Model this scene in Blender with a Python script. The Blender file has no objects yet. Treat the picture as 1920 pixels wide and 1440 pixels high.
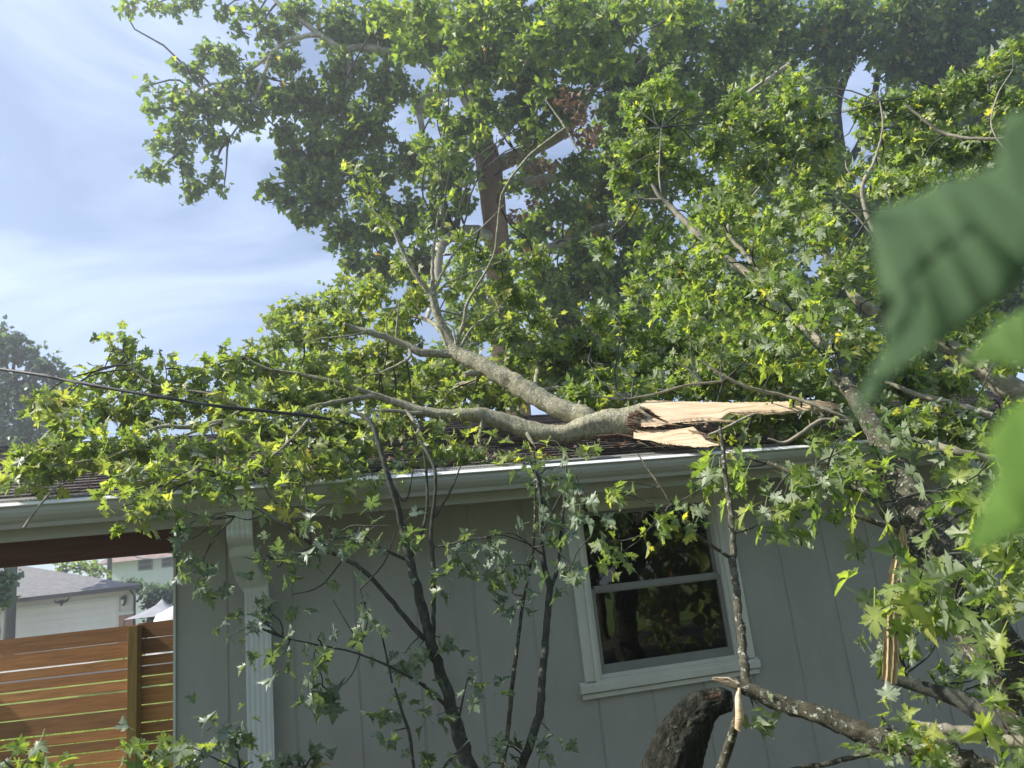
import bpy, math, random
import numpy as np
from mathutils import Vector
rnd = random.Random(7)
RG = np.random.default_rng(11)
S = bpy.context.scene
COL = S.collection
R_ = math.radians

# ---------------- camera ----------------
F = 1442.0; TH = R_(14.4); RH = R_(6.4)
r0 = np.array([1, 0, 0.]); u0 = np.array([0, -math.sin(TH), math.cos(TH)]); FW = np.array([0, math.cos(TH), math.sin(TH)])
CR = math.cos(RH)*r0 - math.sin(RH)*u0; CU = math.sin(RH)*r0 + math.cos(RH)*u0
CAM = np.array([0, 0, 1.9])
from mathutils import Matrix
cd = bpy.data.cameras.new('camera'); cam = bpy.data.objects.new('camera', cd); COL.objects.link(cam)
cam.matrix_world = Matrix(((CR[0], CU[0], -FW[0], CAM[0]), (CR[1], CU[1], -FW[1], CAM[1]), (CR[2], CU[2], -FW[2], CAM[2]), (0, 0, 0, 1)))
cd.sensor_width = 36; cd.lens = F/1920*36; cd.clip_start = 0.02; cd.clip_end = 1500
cd.dof.use_dof = True; cd.dof.focus_distance = 4.6; cd.dof.aperture_fstop = 4.8
S.camera = cam

# ---------------- sky, sun, exposure ----------------
SUN_EL = 42.0; SUN_AZ = -96.0      # azimuth from +Y towards +X
sdir = Vector((math.sin(R_(SUN_AZ))*math.cos(R_(SUN_EL)), math.cos(R_(SUN_AZ))*math.cos(R_(SUN_EL)), math.sin(R_(SUN_EL))))
sl = bpy.data.lights.new('sun', 'SUN'); sl.energy = 5.0; sl.angle = R_(0.6); sl.color = (1, .93, .82)
so = bpy.data.objects.new('sun', sl); COL.objects.link(so); so.rotation_euler = sdir.to_track_quat('Z', 'Y').to_euler(); so.location = (-20, 5, 30)
wd = bpy.data.worlds.new('World'); S.world = wd; wd.use_nodes = True
nt = wd.node_tree; nt.nodes.clear()
def N(nt, t, **k):
    n = nt.nodes.new(t)
    for a, b in k.items():
        if a in ('loc',): continue
        if hasattr(n, a): setattr(n, a, b)
    return n
sky = N(nt, 'ShaderNodeTexSky', sky_type='NISHITA', sun_disc=False); sky.sun_elevation = R_(SUN_EL); sky.sun_rotation = R_(SUN_AZ)
sky.air_density = 1.0; sky.dust_density = .6; sky.ozone_density = 1.6
tc = N(nt, 'ShaderNodeTexCoord'); mp = N(nt, 'ShaderNodeMapping'); mp.inputs['Scale'].default_value = (1.6, 1.6, 4.2); mp.inputs['Rotation'].default_value = (0.25, 0.5, 0.4)
nz = N(nt, 'ShaderNodeTexNoise'); nz.inputs['Scale'].default_value = 1.5; nz.inputs['Detail'].default_value = 7; nz.inputs['Roughness'].default_value = .55; nz.inputs['Distortion'].default_value = .7
rp = N(nt, 'ShaderNodeValToRGB'); rp.color_ramp.elements[0].position = .44; rp.color_ramp.elements[0].color = (.22, .22, .22, 1); rp.color_ramp.elements[1].position = .72; rp.color_ramp.elements[1].color = (.80, .80, .80, 1)
mx = N(nt, 'ShaderNodeMix', data_type='RGBA'); mx.inputs['B'].default_value = (6.4, 7.7, 10.6, 1)
bg = N(nt, 'ShaderNodeBackground'); bg.inputs['Strength'].default_value = .088; ow = N(nt, 'ShaderNodeOutputWorld')
L = nt.links.new
L(tc.outputs['Generated'], mp.inputs['Vector']); L(mp.outputs[0], nz.inputs['Vector']); L(nz.outputs['Fac'], rp.inputs[0]); L(rp.outputs[0], mx.inputs['Factor'])
L(sky.outputs[0], mx.inputs['A']); L(mx.outputs['Result'], bg.inputs['Color']); L(bg.outputs[0], ow.inputs[0])
S.view_settings.view_transform = 'Standard'; S.view_settings.look = 'None'; S.view_settings.gamma = 1; S.view_settings.exposure = 0.80
S.cycles.max_bounces = 8; S.cycles.transparent_max_bounces = 12

# ---------------- projection helpers (pixel + real distance -> world) ----------------
def P(x, y, Y):
    d = FW*F + CR*(x-960) + CU*(720-y)
    return CAM + d*(Y/d[1])
WD = np.array([.967, .2554, 0]); WD /= np.linalg.norm(WD); WN = np.array([.2554, -.967, 0]); WN /= np.linalg.norm(WN)
WO = P(1240, 1100, 4.9); WO[2] = 0
def H(s, o, z):          # house coordinates: along the wall, outward, up
    return WO + WD*s + WN*o + np.array([0, 0, z])

# ---------------- objects ----------------
def tag(o, label=None, cat=None, group=None, kind=None):
    if label: o['label'] = label
    if cat: o['category'] = cat
    if group: o['group'] = group
    if kind: o['kind'] = kind
    return o
def thing(name, label, cat, loc=(0, 0, 0), group=None):
    o = bpy.data.objects.new(name, None); COL.objects.link(o); o.empty_display_size = .1; o.location = [float(v) for v in loc]
    return tag(o, label, cat, group)
class MB:
    def __init__(s): s.v = []; s.f = []; s.sm = []; s.c = []
    def add(s, vs, fs, smooth=False, c=0.5):
        b = len(s.v); s.v += [tuple(map(float, v)) for v in vs]; s.c += [c]*len(vs)
        for f in fs: s.f.append(tuple(b+i for i in f)); s.sm.append(smooth)
    def hexa(s, p, c=.5):     # 8 corners: bottom 4 then top 4
        s.add(p, [(3, 2, 1, 0), (4, 5, 6, 7), (0, 1, 5, 4), (1, 2, 6, 5), (2, 3, 7, 6), (3, 0, 4, 7)], c=c)
    def hbox(s, s0, s1, o0, o1, z0, z1, c=.5):
        s.hexa([H(a, b, z) for z in (z0, z1) for a, b in ((s0, o1), (s1, o1), (s1, o0), (s0, o0))], c=c)
    def box(s, x0, x1, y0, y1, z0, z1, c=.5):
        s.hexa([(a, b, z) for z in (z0, z1) for a, b in ((x0, y0), (x1, y0), (x1, y1), (x0, y1))], c=c)
    def prof(s, pts, s0, s1, cap=True, c=.5):   # (o,z) profile swept along the wall
        n = len(pts); A = [H(s0, o, z) for o, z in pts]; B = [H(s1, o, z) for o, z in pts]
        s.add(A+B, [(i, (i+1) % n, n+(i+1) % n, n+i) for i in range(n)] + ([tuple(range(n))[::-1], tuple(range(n, 2*n))] if cap else []), c=c)
    def tube(s, pts, rad, n=8, rough=0.0, cap=True, c=.5, seed=0):
        pts = [np.array(p, float) for p in pts]; m = len(pts); T = []
        for i in range(m):
            t = pts[min(i+1, m-1)] - pts[max(i-1, 0)]; T.append(t/(np.linalg.norm(t)+1e-9))
        up = np.array([0, 0, 1.]) if abs(T[0][2]) < .9 else np.array([1., 0, 0])
        a = np.cross(T[0], up); a /= np.linalg.norm(a); vs = []
        r = random.Random(seed+m)
        ph = [r.uniform(0, 6) for _ in range(4)]
        for i in range(m):
            a = a - T[i]*(a@T[i]); a /= np.linalg.norm(a)+1e-9; b = np.cross(T[i], a)
            for k in range(n):
                an = 2*math.pi*k/n
                q = rad[i]*(1 + rough*(math.sin(3*an+ph[0]+i*.35)*.4 + math.sin(5*an+ph[1]-i*.22)*.3 + r.uniform(-.5, .5)))
                vs.append(pts[i] + (a*math.cos(an) + b*math.sin(an))*q)
        fs = [(i*n+k, i*n+(k+1) % n, (i+1)*n+(k+1) % n, (i+1)*n+k) for i in range(m-1) for k in range(n)]
        s.add(vs, fs, True, c)
        if cap:
            s.add([vs[k] for k in range(n)], [tuple(range(n))[::-1]], False, c); s.add([vs[(m-1)*n+k] for k in range(n)], [tuple(range(n))], False, c)
    def build(s, name, mat, parent=None, bevel=0):
        me = bpy.data.meshes.new(name); me.from_pydata(s.v, [], s.f); me.polygons.foreach_set('use_smooth', s.sm)
        at = me.attributes.new('rnd', 'FLOAT', 'POINT'); at.data.foreach_set('value', s.c)
        me.materials.append(mat); me.update(); o = bpy.data.objects.new(name, me); COL.objects.link(o)
        if bevel:
            m = o.modifiers.new('bevel', 'BEVEL'); m.width = bevel; m.segments = 2; m.limit_method = 'ANGLE'
        if parent: par(o, parent)
        return o
def par(o, parent):
    o.parent = parent
    q = parent; off = Vector((0, 0, 0))
    while q: off += Vector(q.location); q = q.parent
    o.location = Vector(o.location) - off
def spline(ctrl, step):   # ctrl: list of (xyz, radius) -> smooth resampled points
    p = [np.array(c[0], float) for c in ctrl]; r = [c[1] for c in ctrl]
    if len(p) < 2: return p, r
    q = [2*p[0]-p[1]] + p + [2*p[-1]-p[-2]]; P_ = []; Q = []
    for i in range(len(p)-1):
        a, b, c, d = q[i:i+4]; n = max(1, int(np.linalg.norm(c-b)/step))
        for k in range(n):
            t = k/n
            P_.append(.5*((2*b)+(-a+c)*t+(2*a-5*b+4*c-d)*t*t+(-a+3*b-3*c+d)*t**3)); Q.append(r[i]*(1-t)+r[i+1]*t)
    P_.append(p[-1]); Q.append(r[-1]); return P_, Q
def limb(mb, pts, Y=None, rough=.1, step=None, n=None, wig=.35, seed=0, k=1.0, c=.5):
    """pts: (px,py,radius_px[,Y]) ; returns world points"""
    ctrl = []
    for q in pts:
        yy = q[3] if len(q) > 3 else Y
        ctrl.append((P(q[0], q[1], yy), max(q[2], .55)*yy/F*k))
    rm = max(c_[1] for c_ in ctrl)
    pp, rr = spline(ctrl, step or max(.03, rm*1.1))
    r = random.Random(seed+int(pts[0][0])*7+int(pts[0][1]))
    for i in range(1, len(pp)-1): pp[i] = pp[i] + np.array([r.uniform(-1, 1) for _ in range(3)])*rr[i]*wig*.5
    mb.tube(pp, rr, n or (14 if rm > .05 else 8 if rm > .012 else 5), rough, c=c, seed=seed)
    return pp

# ---------------- materials ----------------
def mat(name):
    global L
    m = bpy.data.materials.new(name); m.use_nodes = True; nt = m.node_tree; b = nt.nodes['Principled BSDF']; L = nt.links.new; return m, nt, b
def ramp(nt, stops):
    r = nt.nodes.new('ShaderNodeValToRGB'); e = r.color_ramp.elements
    while len(e) < len(stops): e.new(.5)
    for el, (p, c) in zip(e, stops): el.position = p; el.color = (*c, 1)
    return r
def noise(nt, sc, det=5, ro=.6, vec=None, dist=0, scale=None):
    n = nt.nodes.new('ShaderNodeTexNoise'); n.inputs['Scale'].default_value = sc; n.inputs['Detail'].default_value = det; n.inputs['Roughness'].default_value = ro; n.inputs['Distortion'].default_value = dist
    t = nt.nodes.new('ShaderNodeTexCoord')
    if scale or vec is not None:
        m = nt.nodes.new('ShaderNodeMapping'); m.inputs['Scale'].default_value = scale or (1, 1, 1)
        if vec is not None: m.inputs['Rotation'].default_value = vec
        nt.links.new(t.outputs['Object'], m.inputs[0]); nt.links.new(m.outputs[0], n.inputs['Vector'])
    else: nt.links.new(t.outputs['Object'], n.inputs['Vector'])
    return n
def bump(nt, b, h, st=.3, d=.01):
    u = nt.nodes.new('ShaderNodeBump'); u.inputs['Strength'].default_value = st; u.inputs['Distance'].default_value = d
    nt.links.new(h, u.inputs['Height']); nt.links.new(u.outputs[0], b.inputs['Normal'])
def noisy(name, stops, sc, ro=.8, det=6, bst=.3, bd=.01, scale=None, vec=None, spec=.3, dist=0):
    m, nt, b = mat(name); n = noise(nt, sc, det, .62, vec, dist, scale); r = ramp(nt, stops)
    nt.links.new(n.outputs['Fac'], r.inputs[0]); nt.links.new(r.outputs[0], b.inputs['Base Color']); b.inputs['Roughness'].default_value = ro; b.inputs['Specular IOR Level'].default_value = spec
    if bst: bump(nt, b, n.outputs['Fac'], bst, bd)
    return m
def leafmat(name, stops, under=None, trans=.42, rough=.42, tcol=(1.8, 2.0, .7), spec=.45):
    m, nt, b = mat(name); a = nt.nodes.new('ShaderNodeAttribute'); a.attribute_name = 'rnd'; r = ramp(nt, [(p_, (min(.6, c_[0]*1.42), min(.6, c_[1]*1.27), c_[2]*2.1)) for p_, c_ in stops])
    L = nt.links.new; L(a.outputs['Fac'], r.inputs[0]); col = r.outputs[0]
    v = nt.nodes.new('ShaderNodeAttribute'); v.attribute_name = 'vein'
    mv = nt.nodes.new('ShaderNodeMix'); mv.data_type = 'RGBA'; mv.blend_type = 'MULTIPLY'; mv.inputs['Factor'].default_value = 1
    rv = ramp(nt, [(0, (1.0, 1.0, 1.0)), (1, (1.5, 1.4, 1.3))])
    L(v.outputs['Fac'], rv.inputs[0]); L(col, mv.inputs['A']); L(rv.outputs[0], mv.inputs['B']); col = mv.outputs['Result']
    if under:
        g = nt.nodes.new('ShaderNodeNewGeometry'); mxx = nt.nodes.new('ShaderNodeMix'); mxx.data_type = 'RGBA'; mxx.inputs['B'].default_value = (*under, 1)
        mt = nt.nodes.new('ShaderNodeMath'); mt.operation = 'MULTIPLY'; mt.inputs[1].default_value = .8
        L(g.outputs['Backfacing'], mt.inputs[0]); L(mt.outputs[0], mxx.inputs['Factor']); L(col, mxx.inputs['A']); base = mxx.outputs['Result']
    else: base = col
    L(base, b.inputs['Base Color']); b.inputs['Roughness'].default_value = rough; b.inputs['Specular IOR Level'].default_value = spec
    t = nt.nodes.new('ShaderNodeBsdfTranslucent'); mm = nt.nodes.new('ShaderNodeMix'); mm.data_type = 'RGBA'; mm.blend_type = 'MULTIPLY'; mm.inputs['Factor'].default_value = 1; mm.inputs['B'].default_value = (*tcol, 1)
    L(col, mm.inputs['A']); L(mm.outputs['Result'], t.inputs['Color'])
    ms = nt.nodes.new('ShaderNodeMixShader'); ms.inputs[0].default_value = trans; L(b.outputs[0], ms.inputs[1]); L(t.outputs[0], ms.inputs[2]); L(ms.outputs[0], nt.nodes['Material Output'].inputs[0])
    return m
M = {}
M['maple'] = leafmat('maple_leaf', [(0, (.055, .10, .022)), (.4, (.105, .165, .035)), (.75, (.17, .235, .045)), (.95, (.24, .29, .045)), (.992, (.42, .36, .05)), (1, (.45, .24, .05))], under=(.38, .43, .33), trans=.5)
M['maple_yel'] = leafmat('maple_leaf_yellowing', [(0, (.06, .105, .025)), (.4, (.12, .17, .035)), (.8, (.175, .23, .055)), (.99, (.24, .28, .06)), (1, (.38, .34, .06))], under=(.36, .41, .31), trans=.5)
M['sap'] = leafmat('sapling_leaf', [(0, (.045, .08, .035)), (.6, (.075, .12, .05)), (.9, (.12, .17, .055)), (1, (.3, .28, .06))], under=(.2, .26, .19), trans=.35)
M['syc'] = leafmat('sycamore_leaf', [(0, (.045, .08, .02)), (.5, (.085, .14, .028)), (.85, (.145, .21, .035)), (.988, (.22, .27, .04)), (1, (.30, .17, .05))], under=(.13, .19, .10), trans=.48)
M['dead'] = leafmat('dead_leaf', [(0, (.085, .065, .035)), (.6, (.165, .125, .06)), (1, (.25, .17, .075))], trans=.2, tcol=(1.2, 1, .7), rough=.8)
M['bush'] = leafmat('bush_leaf', [(0, (.08, .13, .02)), (.6, (.17, .25, .03)), (1, (.28, .34, .05))], trans=.4)
M['far'] = leafmat('far_leaf', [(0, (.045, .09, .045)), (.6, (.075, .13, .065)), (1, (.13, .19, .09))], under=(.12, .17, .12), trans=.3)
def bark(name, a, b_, c, sc=14, scale=(1, 1, 1), bst=.6, bd=.012, lich=(.32, .34, .28), lamt=.62):
    m, nt, b = mat(name); L = nt.links.new
    n = noise(nt, sc, 8, .65, scale=scale); r = ramp(nt, [(.25, a), (.5, b_), (.72, c)]); L(n.outputs['Fac'], r.inputs[0])
    n2 = noise(nt, sc*1.9, 4, .7); r2 = ramp(nt, [(lamt-.03, (0, 0, 0)), (lamt+.05, (1, 1, 1))]); L(n2.outputs['Fac'], r2.inputs[0])
    x = nt.nodes.new('ShaderNodeMix'); x.data_type = 'RGBA'; L(r2.outputs[0], x.inputs['Factor']); L(r.outputs[0], x.inputs['A']); x.inputs['B'].default_value = (*lich, 1)
    L(x.outputs['Result'], b.inputs['Base Color']); b.inputs['Roughness'].default_value = .9; b.inputs['Specular IOR Level'].default_value = .15
    ad = nt.nodes.new('ShaderNodeMath'); L(n.outputs['Fac'], ad.inputs[0]); L(r2.outputs[0], ad.inputs[1]); bump(nt, b, ad.outputs[0], bst, bd)
    return m
M['bark'] = bark('smooth_grey_bark', (.16, .15, .09), (.34, .325, .22), (.52, .50, .39), 26, scale=(1.6, 1, 1), lich=(.56, .56, .48), lamt=.56, bst=.9, bd=.012)
M['bark_lichen'] = bark('lichen_bark', (.025, .023, .016), (.07, .066, .045), (.15, .145, .11), 22, lich=(.36, .38, .30), lamt=.56, bst=.9)
M['bark_dark'] = bark('dark_stem_bark', (.03, .032, .028), (.06, .066, .056), (.12, .125, .10), 30, lich=(.25, .28, .22), lamt=.68)
M['bark_pale'] = bark('pale_branch_bark', (.14, .125, .09), (.27, .25, .19), (.42, .38, .30), 14, lich=(.48, .46, .40), lamt=.6)
M['bark_syc'] = bark('sycamore_bark', (.13, .085, .06), (.27, .17, .125), (.42, .29, .22), 2.6, scale=(1, 1, .5), lich=(.5, .45, .37), lamt=.62, bst=.8, bd=.05)
M['bark_limb'] = bark('sycamore_limb_bark', (.16, .14, .11), (.34, .30, .25), (.52, .47, .40), 1.6, lich=(.58, .55, .48), lamt=.55, bst=.3, bd=.02)
M['bark_rot'] = bark('rough_dark_bark', (.008, .009, .007), (.030, .031, .024), (.085, .085, .068), 14, scale=(3.0, 3.0, .8), lich=(.10, .12, .08), lamt=.60, bst=1.0, bd=.05)
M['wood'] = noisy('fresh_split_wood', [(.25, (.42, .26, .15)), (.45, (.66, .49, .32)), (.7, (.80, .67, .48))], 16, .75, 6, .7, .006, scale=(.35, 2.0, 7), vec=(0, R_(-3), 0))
M['wood_dull'] = noisy('split_wood_shade_tinted', [(.34, (.16, .11, .05)), (.45, (.42, .32, .17)), (.7, (.56, .45, .27))], 26, .8, 6, .7, .006, scale=(5, 5, .3))  # darker copy of the split wood, shade put into its colour
M['torn'] = noisy('torn_bark_edge', [(.3, (.04, .025, .018)), (.6, (.16, .10, .07)), (.8, (.30, .20, .14))], 60, .95, 6, 1, .01)

def paintmat(name, col, ro=.5, dirt=.12, sc=3, spec=.4):
    m, nt, b = mat(name); L = nt.links.new
    n = noise(nt, sc, 8, .7, scale=(1, 1, .45)); d = tuple(c*(1-dirt) for c in col); d2 = tuple(c*(1-dirt*2.4)*f for c, f in zip(col, (1, .97, .9)))
    r = ramp(nt, [(.22, d2), (.42, d), (.62, col)]); L(n.outputs['Fac'], r.inputs[0]); L(r.outputs[0], b.inputs['Base Color']); b.inputs['Roughness'].default_value = ro; b.inputs['Specular IOR Level'].default_value = spec
    n2 = noise(nt, 60, 3, .5, scale=(1, 1, .2)); bump(nt, b, n2.outputs['Fac'], .12, .004)
    return m
M['siding'] = paintmat('painted_siding', (.35, .362, .325), .62, .10)
M['trim'] = paintmat('painted_trim', (.40, .415, .36), .5, .08)
M['white'] = paintmat('white_window_paint', (.58, .60, .53), .45, .08, 5)
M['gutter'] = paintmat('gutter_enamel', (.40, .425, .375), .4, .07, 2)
M['gutter_lip_sunlit'] = paintmat('gutter_lip_sunlit', (.80, .82, .82), .35, .08, 7)  # whiter than the gutter: sunlight on the top edge put into the colour
M['down'] = paintmat('downspout_enamel', (.60, .66, .64), .4, .06, 2)
M['beam'] = noisy('stained_beam', [(.3, (.10, .045, .035)), (.7, (.17, .078, .06))], 8, .7, 6, .3, .004, scale=(.4, .4, 6))
M['sash'] = paintmat('sash', (.22, .235, .215), .5, .1, 6)
m, nt, b = mat('shingles'); M['roof'] = m
t = nt.nodes.new('ShaderNodeTexCoord'); n = noise(nt, 3.0, 8, .7); n2 = noise(nt, 90, 2, .6); a = nt.nodes.new('ShaderNodeAttribute'); a.attribute_name = 'rnd'
r = ramp(nt, [(0, (.06, .053, .052)), (.5, (.115, .10, .097)), (1, (.19, .165, .16))]); r2 = ramp(nt, [(.3, (.55, .55, .55)), (.7, (1.4, 1.4, 1.4))])
L(a.outputs['Fac'], r.inputs[0]); L(n2.outputs['Fac'], r2.inputs[0]); x = nt.nodes.new('ShaderNodeMix'); x.data_type = 'RGBA'; x.blend_type = 'MULTIPLY'; x.inputs['Factor'].default_value = 1
L(r.outputs[0], x.inputs['A']); L(r2.outputs[0], x.inputs['B']); L(x.outputs['Result'], b.inputs['Base Color']); b.inputs['Roughness'].default_value = .95; b.inputs['Specular IOR Level'].default_value = .1; bump(nt, b, n2.outputs['Fac'], .5, .004)
M['cedar'] = None
m, nt, b = mat('stained_cedar'); M['cedar'] = m
n = noise(nt, 5, 8, .65, scale=(.5, 1, 9), dist=.6); a = nt.nodes.new('ShaderNodeAttribute'); a.attribute_name = 'rnd'
r = ramp(nt, [(0, (.27, .125, .055)), (.5, (.44, .19, .075)), (1, (.58, .27, .11))]); r2 = ramp(nt, [(.3, (.6, .6, .6)), (.7, (1.25, 1.25, 1.25))])
L(a.outputs['Fac'], r.inputs[0]); L(n.outputs['Fac'], r2.inputs[0]); x = nt.nodes.new('ShaderNodeMix'); x.data_type = 'RGBA'; x.blend_type = 'MULTIPLY'; x.inputs['Factor'].default_value = 1
L(r.outputs[0], x.inputs['A']); L(r2.outputs[0], x.inputs['B']); L(x.outputs['Result'], b.inputs['Base Color']); b.inputs['Roughness'].default_value = .7; bump(nt, b, n.outputs['Fac'], .25, .003)
M['post'] = noisy('treated_post', [(.3, (.15, .10, .03)), (.7, (.26, .18, .06))], 6, .8, 6, .3, .004, scale=(6, 6, .5))
M['lawn'] = noisy('lawn_soil', [(.3, (.09, .13, .02)), (.6, (.17, .23, .035)), (.8, (.24, .26, .06))], 3, .95, 8, .6, .03)
M['bounce_cut_soil'] = noisy('dark_bounce_cut_soil', [(.3, (.05, .045, .035)), (.6, (.09, .09, .06)), (.8, (.14, .13, .08))], 6, .95)  # dark and dull so the ground throws less green on the wall
M['asphalt'] = noisy('asphalt', [(.3, (.045, .045, .045)), (.7, (.07, .07, .068))], 40, .9)
M['concrete'] = noisy('concrete', [(.3, (.30, .29, .27)), (.7, (.42, .41, .38))], 6, .9)
M['g_wall'] = paintmat('garage_wall_paint', (.60, .58, .50), .6, .05)
M['g_door'] = paintmat('garage_door_paint', (.66, .66, .58), .5, .04)
M['g_roof'] = noisy('garage_shingles', [(.3, (.13, .13, .14)), (.55, (.20, .20, .21)), (.75, (.28, .275, .28))], 5, .9, 8, .5, .03, scale=(1, 1.6, 3))
M['dark_trim'] = noisy('dark_metal', [(.3, (.03, .03, .032)), (.7, (.05, .05, .05))], 9, .4, spec=.5)
M['h2_wall'] = paintmat('pale_house_paint', (.66, .71, .69), .6, .05)
M['h2_roof'] = noisy('brown_shingles', [(.3, (.20, .14, .12)), (.7, (.34, .26, .23))], 3, .9)
M['tarp_w'] = noisy('white_tarp', [(.3, (.68, .66, .64)), (.7, (.8, .78, .76))], 3, .5, 3, .2, .03)
M['tarp_g'] = noisy('grey_canopy', [(.3, (.26, .27, .30)), (.7, (.36, .37, .40))], 3, .6, 3, .2, .03)
M['guard'] = noisy('guard_mesh', [(.3, (.16, .16, .15)), (.7, (.26, .26, .25))], 30, .6)
M['cable'] = noisy('cable_sheath', [(.3, (.02, .022, .026)), (.7, (.045, .05, .055))], 30, .55)
m, nt, b = mat('brick'); M['brick'] = m
br = nt.nodes.new('ShaderNodeTexBrick'); br.inputs['Scale'].default_value = 5; br.inputs['Color1'].default_value = (.27, .11, .06, 1); br.inputs['Color2'].default_value = (.36, .17, .10, 1); br.inputs['Mortar'].default_value = (.35, .28, .22, 1)
t = nt.nodes.new('ShaderNodeTexCoord'); mpp = nt.nodes.new('ShaderNodeMapping'); mpp.inputs['Rotation'].default_value = (R_(90), 0, 0); L(t.outputs['Object'], mpp.inputs[0]); L(mpp.outputs[0], br.inputs['Vector']); L(br.outputs[0], b.inputs['Base Color'])
m, nt, b = mat('window_glass'); M['glass'] = m
fr = nt.nodes.new('ShaderNodeFresnel'); fr.inputs['IOR'].default_value = 1.5; tr = nt.nodes.new('ShaderNodeBsdfTransparent'); tr.inputs[0].default_value = (.45, .5, .47, 1); gl = nt.nodes.new('ShaderNodeBsdfGlossy'); gl.inputs['Roughness'].default_value = .02; gl.inputs[0].default_value = (.95, .97, .95, 1)
ad = nt.nodes.new('ShaderNodeMath'); ad.inputs[1].default_value = .04; ms = nt.nodes.new('ShaderNodeMixShader')
nn = noise(nt, 2.5, 2, .5); bu = nt.nodes.new('ShaderNodeBump'); bu.inputs['Strength'].default_value = .05; bu.inputs['Distance'].default_value = .01; L(nn.outputs['Fac'], bu.inputs['Height']); L(bu.outputs[0], gl.inputs['Normal'])
L(fr.outputs[0], ad.inputs[0]); L(ad.outputs[0], ms.inputs[0]); L(tr.outputs[0], ms.inputs[1]); L(gl.outputs[0], ms.inputs[2]); L(ms.outputs[0], nt.nodes['Material Output'].inputs[0])
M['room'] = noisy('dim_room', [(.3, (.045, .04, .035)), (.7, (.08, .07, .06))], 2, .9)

# ---------------- leaves ----------------
def half_outline(kind):
    if kind == 'silver':   # deeply cut five lobes; (x,y), base at origin, tip at y=1
        return [(0, 0), (.10, .02), (.30, -.06), (.22, .07), (.40, .10), (.21, .19), (.32, .28), (.52, .34), (.46, .46), (.66, .60), (.40, .57), (.36, .66), (.27, .50), (.18, .44), (.20, .62), (.27, .72), (.15, .78), (.10, .90), (0, 1.0)]
    if kind == 'silver_lo':
        return [(0, 0), (.28, -.04), (.40, .10), (.20, .19), (.53, .34), (.66, .60), (.37, .58), (.18, .45), (.27, .70), (0, 1.0)]
    if kind == 'syc':
        return [(0, 0), (.22, -.06), (.50, .10), (.40, .28), (.62, .52), (.34, .58), (.26, .78), (0, 1.0)]
    if kind == 'oval':
        return [(0, 0), (.22, .25), (.25, .55), (.12, .85), (0, 1.0)]
def template(kind, petiole=.6, curl=.25, fold=.25, cx=.0, seed=0, droop=.25):
    r = random.Random(seed); h = half_outline(kind)
    jit = [(x*(1+r.uniform(-.08, .08)), y+r.uniform(-.02, .02)) for x, y in h]
    out = jit + [(-x, y) for x, y in reversed([(x*(1+r.uniform(-.1, .1)), y+r.uniform(-.02, .02)) for x, y in h[1:-1]])]
    ce = [(0, .12), (0, .4)] if kind.startswith('silver') else [(0, .35)]
    pts = []
    tw = r.uniform(-.25, .25)
    def z(x, y): return abs(x)*fold - curl*(x*x*1.2) - droop*y*y + tw*x*y + .03*math.sin(9*y+5*x)
    v = [(x, y+petiole, z(x, y)) for x, y in out]; n = len(out)
    c0 = len(v); v += [(x, y+petiole, z(x, y)-.0) for x, y in ce[-1:]]
    vein = [0.0]*n + [1.0]
    f = [(i, (i+1) % n, c0) for i in range(n)]
    # narrow petiole
    b = len(v); w = .018
    v += [(-w, 0, 0), (w, 0, 0), (w, petiole*1.0, 0), (-w, petiole*1.0, 0)]; vein += [1]*4; f2 = [(b, b+1, b+2), (b, b+2, b+3)]
    # orientation so that +Z is the upper side
    f = [(a, b_, c) for a, b_, c in f]
    return np.array(v), np.array(f+f2), np.array(vein)
TPL = {k: [template(k, pet, curl, fold, seed=i*3+1, droop=dr) for i, (curl, fold, dr) in enumerate([(.3, .25, .2), (-.3, .35, .45), (.6, .1, .1), (.2, .6, .7), (.9, .5, .3), (-.5, .1, .8), (.4, .9, .5)])] for k, pet in (('silver', .6), ('silver_lo', .5), ('syc', .35), ('oval', .1))}
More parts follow.
